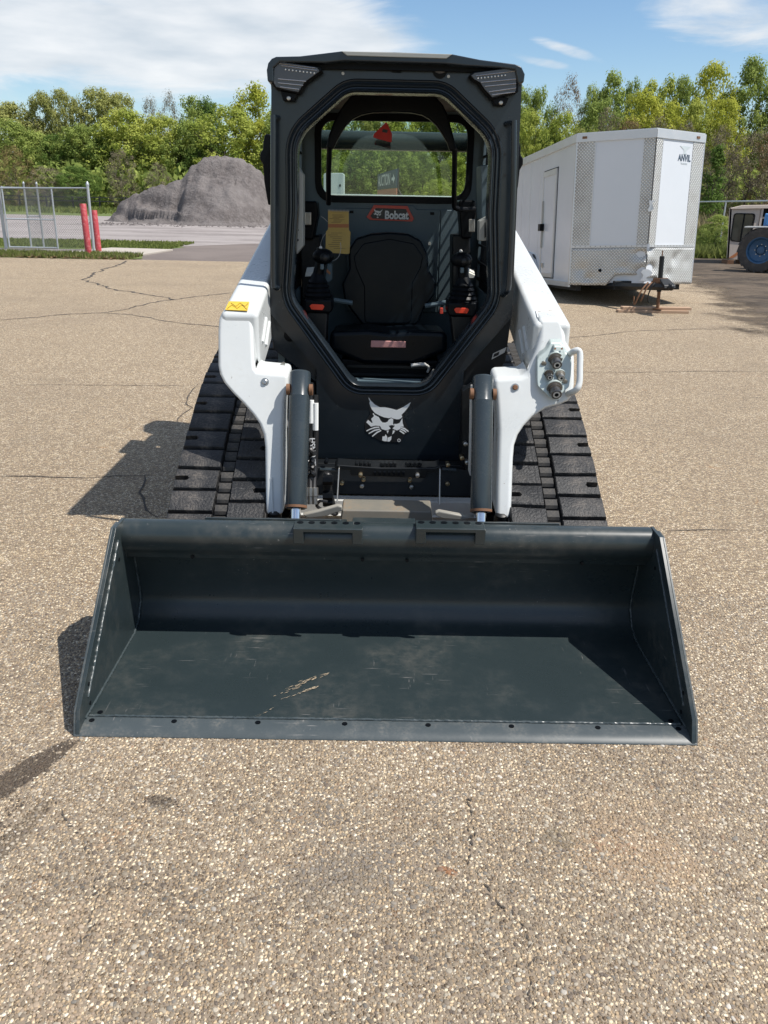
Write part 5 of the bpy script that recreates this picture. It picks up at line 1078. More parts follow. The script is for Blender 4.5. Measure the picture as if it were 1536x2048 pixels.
# --- hydraulic coupler block on the right arm
Z5 = lambda pts: [(1040 + .09115 * x, 660 + .09115 * y) for x, y in pts]
cp = MB().prism([on_arm(x, y, .022) for x, y in Z5([(640, 320), (860, 320), (940, 400), (975, 540), (1060, 620), (1110, 700), (1090, 1050), (1050, 1290), (900, 1420), (850, 1560), (640, 1540), (540, 1440), (430, 1340), (360, 1270), (345, 1150), (345, 720), (400, 610), (520, 530), (590, 430)])], (0, .03, .014)).build('coupler_block', 'pale_green', arms[1], bevel=.005)
fd = Vector((0.02, -.94, -.34)).normalized()
def coupler(x, y, r_, ln, mat, ring=True):
    p = on_arm(*Z5([(x, y)])[0], .02); c = MB().lathe([(r_ * 1.5, 0), (r_ * 1.5, ln * .22), (r_ * 1.22, ln * .26), (r_ * 1.25, ln * .42), (r_, ln * .45), (r_, ln * .58), (r_ * 1.05, ln * .60), (r_ * 1.05, ln * .63), (r_, ln * .65), (r_, ln * .78), (r_ * 1.05, ln * .80), (r_ * 1.05, ln * .97), (r_ * .95, ln)], p, fd, 24).build('hydraulic_coupler', mat, cp)
    MB().lathe([(r_ * .70, ln), (r_ * .70, ln * 1.012)], p, fd, 20).build('coupler_face', 'palegrey', c); MB().lathe([(r_ * .40, ln * 1.012), (r_ * .40, ln * 1.03)], p, fd, 16).build('coupler_valve', 'black', c)
    MB().lathe([(r_ * 1.62, 0), (r_ * 1.62, ln * .2)], p, fd, 24).build('coupler_collar', 'pale_green', c)
MT['coupler_steel'] = painted('worn_coupler_steel', (0.16, 0.155, 0.15), 0.3, metal=0.85, dusty=0.3, scale=30)
coupler(735, 640, .0185, .058, 'coupler_steel'); coupler(720, 1270, .0200, .060, 'coupler_steel'); coupler(600, 975, .0125, .035, 'coupler_steel'); coupler(850, 985, .0125, .036, 'steel')
for x, y in ((490, 755), (958, 1150)): p = on_arm(*Z5([(x, y)])[0], .022); MB().lathe([(.010, 0), (.010, .008), (.006, .009)], p, fd, 12).build('block_screw', 'steel', cp)
bx = MB().prism([on_arm(x, y, .022) for x, y in Z5([(690, 330), (880, 340), (900, 620), (660, 620)])], (0, -.022, -.006)).build('switch_block', 'pale_green', cp, bevel=.006)
for x in (712, 858): MB().cyl(on_arm(*Z5([(x, 485)])[0], .0435), on_arm(*Z5([(x, 485)])[0], .047), .004, 8).build('switch_screw', 'rust', bx)
h = [on_arm(*Z5([q])[0], o) for q, o in (((1075, 540), .0), ((1110, 545), .045), ((1190, 540), .055), ((1235, 620), .055), ((1232, 900), .055), ((1222, 1230), .055), ((1160, 1380), .05), ((1060, 1400), .0))]
MB().tube(catmull(h, 6, False), .0125, 12).build('guard_handle', 'white', arms[1])

# --- cab front frame with pressed rim
FY = 3.78
hole = [(-.195, 1.964), (.195, 1.964), (.408, 1.79), (.412, 1.50), (.443, 1.136), (.165, .752), (-.165, .752), (-.443, 1.136), (-.412, 1.50), (-.408, 1.79)]
holer = rounded([(x, z) for x, z in hole], [.11, .11, .15, 0, .14, .09, .09, .14, 0, .15], 8)
outer = [(-.335, .397), (.345, .397), (.342, .822), (.545, 1.07), (.518, 1.96), (.515, 2.05), (.24, 2.085), (-.24, 2.085), (-.508, 2.05), (-.505, 1.96), (-.537, 1.068), (-.332, .818)]
cabf = MB().holed([(x + .003, FY, z) for x, z in outer], [(x + .005, FY, z) for x, z in holer], (0, .05, 0)).build('cab_frame', 'dark', LD, angle=30)
def rim(profile, name, parent, mat):
    n = len(holer); P = [Vector(p) for p in holer]; c0 = Vector((0, 1.35)); V = []; k = len(profile)
    for i in range(n):
        t = (P[(i + 1) % n] - P[i - 1]).normalized(); nm = Vector((-t.y, t.x))
        if nm.dot(P[i] - c0) < 0: nm = -nm
        for o, dy in profile: q = P[i] + nm * o; V.append((q.x + .005, FY + dy, q.y))
    F = [(i * k + j, i * k + j + 1, ((i + 1) % n) * k + j + 1, ((i + 1) % n) * k + j) for i in range(n) for j in range(k - 1)]
    m = MB(); m.add(V, F); return m.build(name, mat, parent, angle=60, fix=True)
rim([(-0.003, 0.1), (-0.0044, 0.0), (-0.0022, -0.0119), (0.0022, -0.017), (0.0074, -0.0136), (0.0104, -0.0034), (0.0148, -0.0026), (0.0185, -0.0119), (0.0229, -0.0145), (0.0274, -0.0102), (0.0303, -0.0026), (0.034, -0.0017), (0.037, -0.0076), (0.0407, -0.0085), (0.0444, -0.0034), (0.0466, 0.0008)], 'door_rim', cabf, 'dark')
# gusset plates below the posts
gl = MB().prism([(-.537, 3.80, 1.066), (-.332, 3.80, .826), (-.332, 3.80, .755), (-.525, 3.80, .905)], (0, .03, 0)).build('gusset_plate', 'dark', cabf, bevel=.003)
p = at(580, 671, 3.799); MB().lathe([(.0275, -.002), (.0275, .002), (.020, .004)], p, (0, -1, 0), 20).build('plug', 'black', gl)
gr_ = MB().prism([(.548, 3.80, 1.068), (.346, 3.80, .828), (.346, 3.80, .70), (.50, 3.80, .80), (.535, 3.80, .87)], (0, .03, 0)).build('gusset_plate', 'black_matt', cabf, bevel=.003)
lb = MB().prism(px([(986, 707), (1013, 694), (1009, 705), (983, 719)], 3.797), (0, -.001, 0)).build('serial_label', 'palegrey', gr_, angle=0); MB().prism(px([(988, 708), (999, 703), (997, 710), (986, 715)], 3.7955), (0, -.0005, 0)).build('label_print', 'decal_black', lb, angle=0)
for s in (-1, 1):
    MB().tube([(s * .36 + .01, 3.74, .73), (s * .52 + .01, 3.70, .80)], .018, 8).build('stay_bar', 'dark', cabf); MB().tube([(s * .50, 3.75, .84), (s * .505, 3.72, .70), (s * .44, 3.60, .58)], .014, 8).build('stay_bar', 'black_matt', cabf)
    MB().cyl((s * .40 + .01, 3.70, .76), (s * .40 + .01, 3.76, .74), .032, 16).build('mount_bush', 'black', cabf)
    MB().box(min(s * .34, s * .46), max(s * .34, s * .46), 3.66, 3.79, .30, .76).build('tower', 'black_matt', cabf, bevel=.01)
# lower face below the sill
MB().box(-.46, .46, 3.66, 3.73, .335, .41).build('lower_crossmember', 'black_matt', LD, bevel=.005)
MB().prism([(-.42, 3.60, .41), (.42, 3.60, .41), (.42, 3.57, .288), (-.42, 3.57, .288)], (0, .05, 0)).build('lower_face', 'black_matt', LD, bevel=.006)
MB().prism([(-.40, 3.565, .288), (.40, 3.565, .288), (.40, 3.44, .235), (-.40, 3.44, .235)], (0, .02, -.02)).build('skid_strip', 'palegrey', LD, bevel=.004)
MB().prism([(-.40, 3.46, .30), (.40, 3.46, .30), (.40, 3.45, .20), (-.40, 3.45, .20)], (0, .02, 0)).build('skid_strip', 'palegrey', LD, bevel=.003)
bm_ = MB().prism([(-.185, 3.22, .345), (.185, 3.22, .345), (.20, 3.20, .24), (-.20, 3.20, .24)], (0, .10, .015)).build('quick_attach_beam', 'beam', LD, bevel=.006)
# pedals-like levers of the quick attach
for pts in ([(605, 1030), (640, 1022), (675, 1012), (684, 1014), (685, 1022), (650, 1034), (615, 1037)], [(870, 1026), (878, 1023), (915, 1030), (950, 1036), (925, 1041), (885, 1038), (871, 1032)]):
    MB().prism([at(x, y, 3.02) for x, y in pts], (0, .018, .006)).build('attach_lever', 'lever', LD, bevel=.005)
# step
st = MB().prism(px([(668, 938), (674, 930), (700, 932), (760, 936), (870, 936), (880, 932), (882, 944), (856, 946), (850, 957), (702, 952), (700, 941), (678, 940)], 3.50), (0, .07, .012)).build('front_step', 'black_matt', LD, bevel=.004)
for cx in (727, 778, 829):
    for k in range(4): p = at(cx - 13 + k * 8.5, 927, 3.51); MB().box(p.x - .005, p.x + .005, 3.505, 3.55, p.z - .012, p.z + .002).build('step_tooth', 'black_matt', st)
for k in range(7): p = at(750 + k * 9.5, 945, 3.49); MB().box(p.x - .005, p.x + .005, 3.482, 3.50, p.z - .012, p.z + .003).build('step_tooth', 'black', st)
for xa, ya, xb, yb in ((678, 936, 674, 1005), (880, 938, 879, 1010)):
    a, b = at(xa, ya, 3.48), at(xb, yb, 3.40); MB().prism([a + Vector((-.003, 0, 0)), b + Vector((-.003, 0, 0)), b + Vector((.003, 0, 0)), a + Vector((.003, 0, 0))], (0, .025, 0)).build('step_bracket', 'steel', st, bevel=.002)
for x, y, mt in ((721, 950, 'brass'), (835, 951, 'steel'), (724, 972, 'steel'), (823, 974, 'steel'), (727, 959, 'brass'), (820, 961, 'brass'), (652, 924, 'black'), (896, 930, 'brass'), (895, 968, 'brass'), (684, 966, 'brass'), (931, 888, 'steel'), (924, 916, 'brass'), (934, 925, 'steel')):
    p = at(x, y, 3.568 if y > 955 else 3.478 if 715 < x < 840 else 3.56); MB().lathe([(.0095, -.05), (.0095, .006), (.006, .008)], p, (0, -1, .1), 10).build('bolt', mt, LD)
# headed grey pipe either side of the step
for x0, x1 in ((640, 676), (884, 912)): MB().tube([at(x0, 938, 3.56), at(x1, 940, 3.56)], .008, 8).build('cross_pipe', 'cyl', LD)
# tall dark bracket beside the right cylinder
MB().prism(px([(924, 782), (945, 768), (947, 1000), (938, 1000), (925, 900)], 3.60), (0, .05, 0)).build('side_bracket', 'black_matt', LD, bevel=.004)
MB().tube(px([(944, 770), (942, 800), (941, 860), (939, 940), (942, 950)], 3.45), .006, 8).build('hose', 'palegrey', LD)
# hoses on the left
r = random.Random(12)
for k, (x0, x1) in enumerate(((622, 620), (631, 629), (616, 612))):
    hs = MB().tube(catmull([at(x0, 790, 3.40), at(x0 + r.uniform(-1, 2), 860, 3.38), at(x1 + 1, 930, 3.36), at(x1 + r.uniform(-2, 2), 985, 3.30)], 6, False), .0115, 10).build('hose', 'hose', LD)
    if k < 2: MB().tube([at(x0, 800 + k * 6, 3.385), at(x0, 846 + 14 * k, 3.375)], .0125, 10).build('hose_sleeve', 'decal_white', hs)
    MB().lathe([(.016, 0), (.016, .035), (.013, .037), (.013, .07)], at(x1, 975, 3.30), (0, -.2, -1), 8).build('hose_fitting', 'steel', hs)
for k in range(7):
    p = at(616 + (k % 2) * 9, 880 + k * 13, 3.33); q = [p + Vector((r.uniform(-.012, .012), r.uniform(-.01, .01), -.009 * j)) for j in range(5)]; MB().tube(catmull(q, 3, False), .010, 7).build('hose_wrap', 'hose', LD)
put_text('hose_print', 'HSN 9 TP', .030, 'decal_white', LD, at(625, 905, 3.355), (.03, -.1, -1), (1, 0, 0.03), .0006)
MB().tube(catmull(px([(658, 945), (655, 955), (656, 985), (664, 1010), (672, 1030)], 3.36), 5, False), [.010, .012, .020, .022, .023, .023, .022, .022, .020, .020, .019, .019, .020, .02, .018, .016, .016, .015, .015, .014, .012], 10).build('wire_bundle', 'hose', LD)
MB().tube(catmull(px([(672, 1030), (650, 1022), (634, 1012), (640, 1002), (655, 1004)], 3.30), 5, False), .007, 8).build('wire_bundle', 'hose', LD)
for y in (960, 992, 1003): MB().tube([at(646, y, 3.34), at(666, y, 3.34)], .024 if y < 1000 else .022, 8).build('wire_tie', 'black', LD)

# --- roof, header, lamps, handles
rp = px([(535, 163), (533, 140), (536, 126), (543, 117), (552, 113), (600, 112), (650, 106), (683, 102), (790, 104), (905, 108), (960, 119), (1030, 128), (1043, 133), (1050, 148), (1048, 165), (1036, 168), (1030, 140), (1000, 136), (930, 132), (890, 128), (690, 122), (650, 126), (560, 124), (547, 136), (547, 165)], 3.70)
roof = MB().prism(rp, (0, 1.10, -.03)).build('roof', 'dark', LD, bevel=.006, angle=45)
MB().prism(px([(683, 102.2), (905, 108.2), (893, 117), (694, 111)], 3.694), (0, .01, 0)).build('roof_lip', 'trimgrey', roof, bevel=.002)
MB().prism([(-.50, 3.75, 2.06), (.50, 3.75, 2.06), (.50, 3.75, 2.04), (-.50, 3.75, 2.04)], (0, 1.2, 0)).build('ceiling_panel', 'black', roof)
for s, pts in ((-1, [(545, 124), (557, 120), (640, 133), (645, 141), (612, 165), (598, 187), (572, 182), (549, 176), (543, 166)]), (1, [(938, 150), (946, 144), (1028, 133), (1039, 143), (1037, 184), (985, 198), (968, 180), (958, 165), (945, 158)])):
    hl = MB().prism(px(pts, 3.715), (0, .09, 0)).build('headlight', 'black', roof, bevel=.004)
    c_ = Vector((sum(p[0] for p in pts) / len(pts), sum(p[1] for p in pts) / len(pts)))
    ins = [tuple(c_ + (Vector(p) - c_) * .90) for p in pts]
    MB().prism(px(ins, 3.711), (0, .004, 0)).build('lamp_lens', 'lampglass', hl, bevel=.001)
    rows = [(562, 131, 634, 141), (556, 158, 612, 163), (556, 166, 606, 171), (560, 174, 598, 179), (552, 126, 630, 136)] if s < 0 else [(952, 152, 1030, 142), (962, 165, 1032, 158), (970, 173, 1032, 167), (978, 184, 1032, 176), (984, 190, 1030, 184)]
    for x0, y0, x1, y1 in rows: MB().tube([at(x0, y0, 3.709), at(x1, y1, 3.709)], .0022, 6).build('lens_rib', 'reflector', hl)
    for k in range(9):
        x, y = (571 + k * 7.2, 139 + k * .9) if s < 0 else (956 + k * 6.8, 156.5 - k * .75); MB().ellip(at(x, y, 3.709), .0032, .003, .0032, 8, 5).build('led', 'led', hl)
    bx_, by_ = (578, 197) if s < 0 else (1001, 206)
    bk = MB().prism(px([(bx_ - 18, by_ - 16), (bx_ + 17, by_ - 10), (bx_ + 10, by_ + 5), (bx_ - 12, by_ + 4)], 3.735), (0, .04, 0)).build('lamp_bracket', 'black', hl, bevel=.003); MB().lathe([(.008, 0), (.008, .012), (.005, .014)], at(bx_, by_, 3.735), (0, -1, 0), 10).build('bolt', 'steel', bk)
for x, y in ((740, 126), (686, 147), (846, 131), (897, 153), (560, 155)): MB().lathe([(.006, -.002), (.006, .003)], at(x, y, 3.779), (0, -1, 0), 10).build('header_bolt', 'palegrey', cabf)
cm = MB().lathe([(.030, -.002), (.030, .006), (.022, .008)], at(880, 141, 3.779), (0, -1, 0), 20); o = cm.build('dome_lamp', 'black', cabf); MB().ellip(at(880, 141, 3.771), .022, .006, .012, 16, 8).build('lamp_glass', 'lampglass', o)
MB().prism(px([(783, 128), (803, 129), (803, 146), (783, 145)], 3.779), (0, -.006, 0)).build('sensor_cover', 'black', cabf, bevel=.003)
MB().prism(px([(652, 112), (684, 106), (690, 116), (660, 122)], 3.74), (0, .03, 0)).build('roof_corner_pad', 'black', roof, bevel=.003); MB().prism(px([(900, 112), (935, 120), (932, 132), (906, 122)], 3.74), (0, .03, 0)).build('roof_corner_pad', 'black', roof, bevel=.003)
for pts in ([(556, 236, 3.778), (547, 236, 3.72), (546.5, 246, 3.712), (546, 400, 3.712), (547, 560, 3.712), (549, 573, 3.72), (556, 577, 3.778)], [(1012, 248, 3.778), (1026, 246, 3.72), (1028, 256, 3.712), (1026, 400, 3.712), (1018, 560, 3.712), (1014, 582, 3.72), (1006, 590, 3.778)]):
    MB().tube(catmull([at(x, y, Y) for x, y, Y in pts], 5, False), .0115, 12).build('grab_handle', 'dark', cabf)
for x, y in ((1010, 308), (1010, 350), (1004, 525), (1002, 566)): MB().lathe([(.005, -.001), (.005, .0012)], at(x, y, 3.779), (0, -1, 0), 10).build('post_hole', 'decal_black', cabf)
for x, y in ((556, 577), (1010, 588)): MB().lathe([(.010, 0), (.010, .008)], at(x, y, 3.775), (0, -1, 0), 10).build('bolt', 'steel', cabf)

# --- cab shell: rear wall with window, sides with screens, ceiling, floor
RY = 4.88
win = [(x, z) for x, z in rounded([(-.388, 1.555), (.425, 1.560), (.425, 1.958), (-.388, 1.955)], .09, 6)]
rear = MB().holed([(x, RY, z) for x, z in [(-.50, .55), (.53, .55), (.53, 2.03), (-.50, 2.03)]], [(x, RY, z) for x, z in win], (0, .05, 0)).build('rear_wall', 'cabgrey', LD, angle=45)
big = [(x, z) for x, z in rounded([(-.410, 1.532), (.447, 1.537), (.447, 1.980), (-.410, 1.977)], .105, 6)]
sml = [(x, z) for x, z in rounded([(-.375, 1.567), (.412, 1.572), (.412, 1.945), (-.375, 1.942)], .08, 6)]
gk = MB().holed([(x, RY - .012, z) for x, z in big], [(x, RY - .012, z) for x, z in sml], (0, .03, 0)).build('window_gasket', 'black', rear, bevel=.004)
MB().prism([(x, RY + .01, z) for x, z in sml], (0, .006, 0)).build('window_pane', 'glass', rear, angle=0)
MB().box(-.47, .50, 3.84, 4.88, 1.995, 2.01).build('ceiling_liner', 'liner', LD)
# frieze and removable rear panel
pn = MB().prism([(x, RY - .014, z) for x, z in [(-.24, .95), (.28, .95), (.28, 1.505), (.15, 1.505), (.13, 1.525), (-.06, 1.525), (-.08, 1.505), (-.24, 1.505)]], (0, .012, 0)).build('rear_panel', 'cabgrey', rear, bevel=.004)
MB().prism([(x, RY - .014, z) for x, z in [(.284, .95), (.46, .95), (.46, 1.505), (.284, 1.505)]], (0, .012, 0)).build('rear_panel', 'cabgrey', rear, bevel=.004)
for x in (-.21, .235): MB().box(x - .011, x + .011, RY - .018, RY - .014, 1.478, 1.492).build('panel_clip', 'black', pn)
MB().lathe([(.009, 0), (.009, .01)], at(859, 487, RY - .014), (0, -1, 0), 10).build('panel_bolt', 'steel', pn)
bo = px([(748, 410), (815, 412), (828, 438), (824, 443), (740, 440), (733, 434)], RY - .018)
bg_ = MB().prism(bo, (0, -.004, 0)).build('badge', 'badge_red', rear, bevel=.001)
MB().prism(px([(752, 416), (812, 418), (820, 436), (816, 440), (745, 437), (741, 432)], RY - .0225), (0, -.002, 0)).build('badge_field', 'decal_black', bg_, angle=0)
p = at(793, 431, RY - .0252); put_text('badge_lettering', 'Bobcat', .058, 'decal_white', bg_, p, (1, 0, .0), (0, 0, 1), .0022, .80)
# side walls
for s in (-1, 1):
    x = -.478 if s < 0 else .498
    MB().prism([(x, y, z) for y, z in [(3.83, 1.10), (3.83, .60), (4.88, .60), (4.88, 1.10)]], (s * .03, 0, 0)).build('side_wall', 'cabgrey', LD)
    MB().prism([(x, y, z) for y, z in [(3.83, 1.88), (4.88, 1.88), (4.88, 2.02), (3.83, 2.02)]], (s * .03, 0, 0)).build('side_wall', 'cabgrey', LD)
    MB().box(min(x, x + s * .03), max(x, x + s * .03), 4.85, 4.88, 1.10, 1.88).build('rear_pillar', 'cabgrey', LD)
    sc = MB()
    for k in range(9): z = 1.14 + .09 * k; sc.box(min(x, x + s * .008), max(x, x + s * .008), 3.84, 4.85, z, z + .012)
    for k in range(27): y = 3.86 + .036 * k; sc.box(min(x + s * .009, x + s * .016), max(x + s * .009, x + s * .016), y, y + .007, 1.10, 1.88)
    sc.build('side_screen', 'black', LD, angle=0)
MB().box(-.46, .48, 3.80, 4.88, .60, .64).build('cab_floor', 'black_matt', LD)
# pillar covers
MB().prism(px([(592, 328), (606, 349), (606, 492), (592, 510)], 3.90), (0, .10, 0)).build('pillar_cover', 'trimgrey', LD, bevel=.004)
for x, y in ((595, 460), (595, 480)): MB().lathe([(.006, 0), (.006, .003)], at(x, y, 3.899), (0, -1, 0), 8).build('cover_hole', 'black', LD)
o = MB().prism(px([(958, 442), (968, 437), (976, 432), (977, 480), (969, 482), (958, 482)], 3.92), (0, .08, 0)).build('pillar_cover', 'trimgrey', LD, bevel=.005)
MB().prism(px([(969, 446), (977, 440), (977, 470), (969, 476)], 3.915), (0, .01, 0)).build('cover_recess', 'black', o); MB().box(.425, .46, 3.93, 3.98, 1.30, 1.36).build('connector', 'black', o)
MB().prism(px([(962, 330), (978, 330), (978, 436), (963, 440)], 4.05), (0, .2, 0)).build('pillar_cover', 'cabgrey', LD, bevel=.005)
# lap bar
Z1 = lambda pts: [(500 + .3776 * x, 80 + .3776 * y) for x, y in pts]
arch = Z1([(403, 572), (418, 500), (440, 440), (466, 385), (500, 335), (530, 300), (565, 284), (760, 281), (950, 285), (990, 305), (1022, 340), (1048, 395), (1068, 470), (1085, 535), (1097, 582), (1060, 590), (1045, 545), (1020, 500), (985, 450), (950, 418), (910, 396), (850, 384), (750, 380), (650, 384), (590, 396), (545, 418), (510, 450), (478, 500), (455, 545), (440, 580)])
lap = MB().prism(px(arch, 4.22), (0, .05, 0)).build('lap_bar', 'black', LD, bevel=.010, seg=3, angle=50)
MB().tube([at(659, 294, 4.245), at(657, 350, 4.32), at(657, 408, 4.42)], .0125, 10).build('bar_leg', 'black', lap); MB().tube(catmull([at(909, 296, 4.245), at(909, 350, 4.32), at(908, 405, 4.42), at(911, 416, 4.44), at(925, 419, 4.46), at(950, 418, 4.5)], 4, False), .0125, 10).build('bar_leg', 'black', lap)
for x, y in ((618, 420), (935, 418)): MB().prism(px([(x - 18, y - 18), (x + 16, y - 18), (x + 18, y + 10), (x + 8, y + 60), (x - 12, y + 60)], 4.56), (0, .15, 0)).build('bar_pivot', 'black', LD, bevel=.012)
for x, y in ((617, 436), (943, 450)): MB().prism(px([(x - 6, y - 12), (x + 6, y - 12), (x + 6, y + 14), (x - 6, y + 14)], 4.54), (0, -.02, 0)).build('belt_buckle', 'steel', LD, bevel=.004)
MB().prism(px([(600, 480), (640, 470), (640, 640), (604, 640)], 4.62), (0, .2, 0)).build('side_console', 'black_matt', LD, bevel=.01); MB().prism(px([(905, 470), (940, 470), (945, 640), (905, 640)], 4.62), (0, .2, 0)).build('side_console', 'black_matt', LD, bevel=.01)
# seat
Z2 = lambda pts: [(500 + .3776 * x, 400 + .3776 * y) for x, y in pts]
seat = thing_empty = None
bkp = rounded(Z2([(598, 665), (556, 610), (500, 535), (488, 445), (526, 365), (522, 265), (560, 205), (640, 180), (740, 172), (840, 180), (905, 215), (942, 290), (948, 370), (988, 440), (980, 500), (925, 570), (882, 665)]), 14, 4)
sb = MB().prism(px(bkp, 4.46, .06), (0, .13, 0)).build('seat_backrest', 'vinyl', LD, bevel=.045, seg=6, angle=60)
ctr = rounded(Z2([(606, 655), (604, 460), (560, 360), (548, 300), (600, 230), (740, 205), (870, 230), (918, 300), (905, 360), (862, 440), (856, 655)]), 12, 4)
MB().prism(px(ctr, 4.456, .06), (0, .05, 0)).build('back_cushion', 'vinyl', sb, bevel=.006, seg=3, angle=60)
sc_ = MB().prism([(x, 4.03, z) for x, z in rounded([(-.285, .865), (-.28, .955), (-.10, .965), (0, .955), (.11, .965), (.28, .962), (.285, .868), (.12, .80), (-.12, .80)], .03, 4)], (0, .45, -.03)).build('seat_cushion', 'vinyl', LD, bevel=.035, seg=5, angle=60)
MB().prism(px([(742, 681), (812, 683), (812, 696), (741, 695)], 4.022), (0, .01, 0)).build('fabric_tag', 'pink', sc_, bevel=.004, seg=2)
MB().prism([(x, 4.06, z) for x, z in [(-.23, .82), (.25, .82), (.24, .66), (-.22, .66)]], (0, .4, 0)).build('seat_base', 'black', LD, bevel=.012)
for z in (.70, .74, .78): MB().box(-.2, .22, 4.05, 4.06, z, z + .012).build('bellows_fold', 'black_matt', LD)
MB().tube(catmull([at(822, 731, 4.0), at(840, 729, 4.0), at(852, 730, 4.0), at(858, 736, 4.01), at(855, 744, 4.02)], 4, False), [.009] * 8 + [.006] * 9, 8).build('adjust_handle', 'palegrey', LD)
# joysticks
for s, cx, cy in ((-1, 636, 600), (1, 925, 607)):
    dx = cx - (636 if s < 0 else 925)
    base = MB().prism([at(cx - 29, cy - 2, 3.98), at(cx + 28, cy - 2, 3.98), at(cx + 29, cy + 20, 3.98), at(cx + 24, cy + 28, 3.98), at(cx - 26, cy + 26, 3.98), at(cx - 30, cy + 18, 3.98)], (0, .16, 0)).build('joystick_console', 'black', LD, bevel=.014, seg=3)
    o_ = at(cx, cy - 2, 4.05); x0 = o_.x; z0 = o_.z - .005
    prof = [(.070, 0), (.072, .012)]
    for k in range(4): rr = .066 - k * .007; prof += [(rr, .016 + k * .020), (rr + .003, .024 + k * .020), (rr - .004, .032 + k * .020)]
    prof += [(.036, .10), (.030, .115), (.024, .125)]
    boot = MB().lathe(prof, (x0, 4.05, z0), n=24).build('joystick_boot', 'black', base)
    hx = at(cx + (9 if s < 0 else -1), cy - 82, 4.03)
    MB().tube([(x0, 4.05, z0 + .11), (x0 + (hx.x - x0) * .6, 4.045, z0 + .17), (hx.x, 4.04, z0 + .235)], [.026, .024, .027], 12).build('joystick_stem', 'black', base)
    gp = MB().ellip((hx.x - s * .004, 4.03, hx.z + .012), .051, .040, .035, 18, 10).build('joystick_grip', 'black', base)
    MB().ellip((hx.x + .012, 4.0, hx.z + .008), .024, .02, .022, 12, 8).build('grip_button', 'black_matt', gp); MB().box(hx.x - .008, hx.x + .008, 3.99, 4.02, hx.z - .045, hx.z - .020).build('trigger_switch', 'cabgrey', gp, bevel=.004); MB().ellip((hx.x - .008, 4.03, hx.z + .05), .008, .008, .008, 8, 6).build('grip_button', 'palegrey', gp)
    q = [(cx - 17, cy + 12), (cx - 13, cy + 8), (cx + 10, cy + 9), (cx + 13, cy + 13), (cx + 9, cy + 20), (cx - 13, cy + 19)]
    MB().prism(px(q, 3.974), (0, -.004, 0)).build('console_badge', 'orange', base, bevel=.002)
    MB().prism([at(cx - 24, cy + 24, 4.0), at(cx + 20, cy + 24, 4.0), at(cx + 16, cy + 90, 4.0), at(cx - 16, cy + 90, 4.0)], (0, .12, 0)).build('console_pillar', 'black_matt', LD, bevel=.01)
MB().prism(px([(612, 545), (640, 543), (634, 552), (610, 553)], 4.30), (0, .06, .02)).build('info_plate', 'paper', LD); MB().prism(px([(934, 544), (950, 551), (948, 556), (930, 555)], 4.30), (0, .06, .02)).build('info_plate', 'paper', LD)
MB().prism(px([(655, 528), (664, 528), (664, 560), (656, 566), (650, 560)], 4.45), (0, .04, 0)).build('switch_pod', 'cabgrey', LD, bevel=.004); MB().prism(px([(654, 538), (661, 545), (660, 549), (653, 544)], 4.448), (0, -.002, 0)).build('pod_decal', 'rust_orange', LD, angle=0)
MB().tube([at(666, 600, 4.3), at(705, 606, 4.3)], .012, 8).build('arm_rest', 'cabgrey', LD); MB().tube([at(850, 612, 4.3), at(898, 604, 4.3)], .012, 8).build('arm_rest', 'cabgrey', LD)
MB().prism(px([(880, 616), (886, 616), (886, 628), (880, 628)], 4.2), (0, .02, 0)).build('belt_release', 'badge_red', LD, bevel=.002)
MB().box(-.20, .22, 3.83, 3.90, .735, .76).build('sill_plate', 'cabgrey', LD)

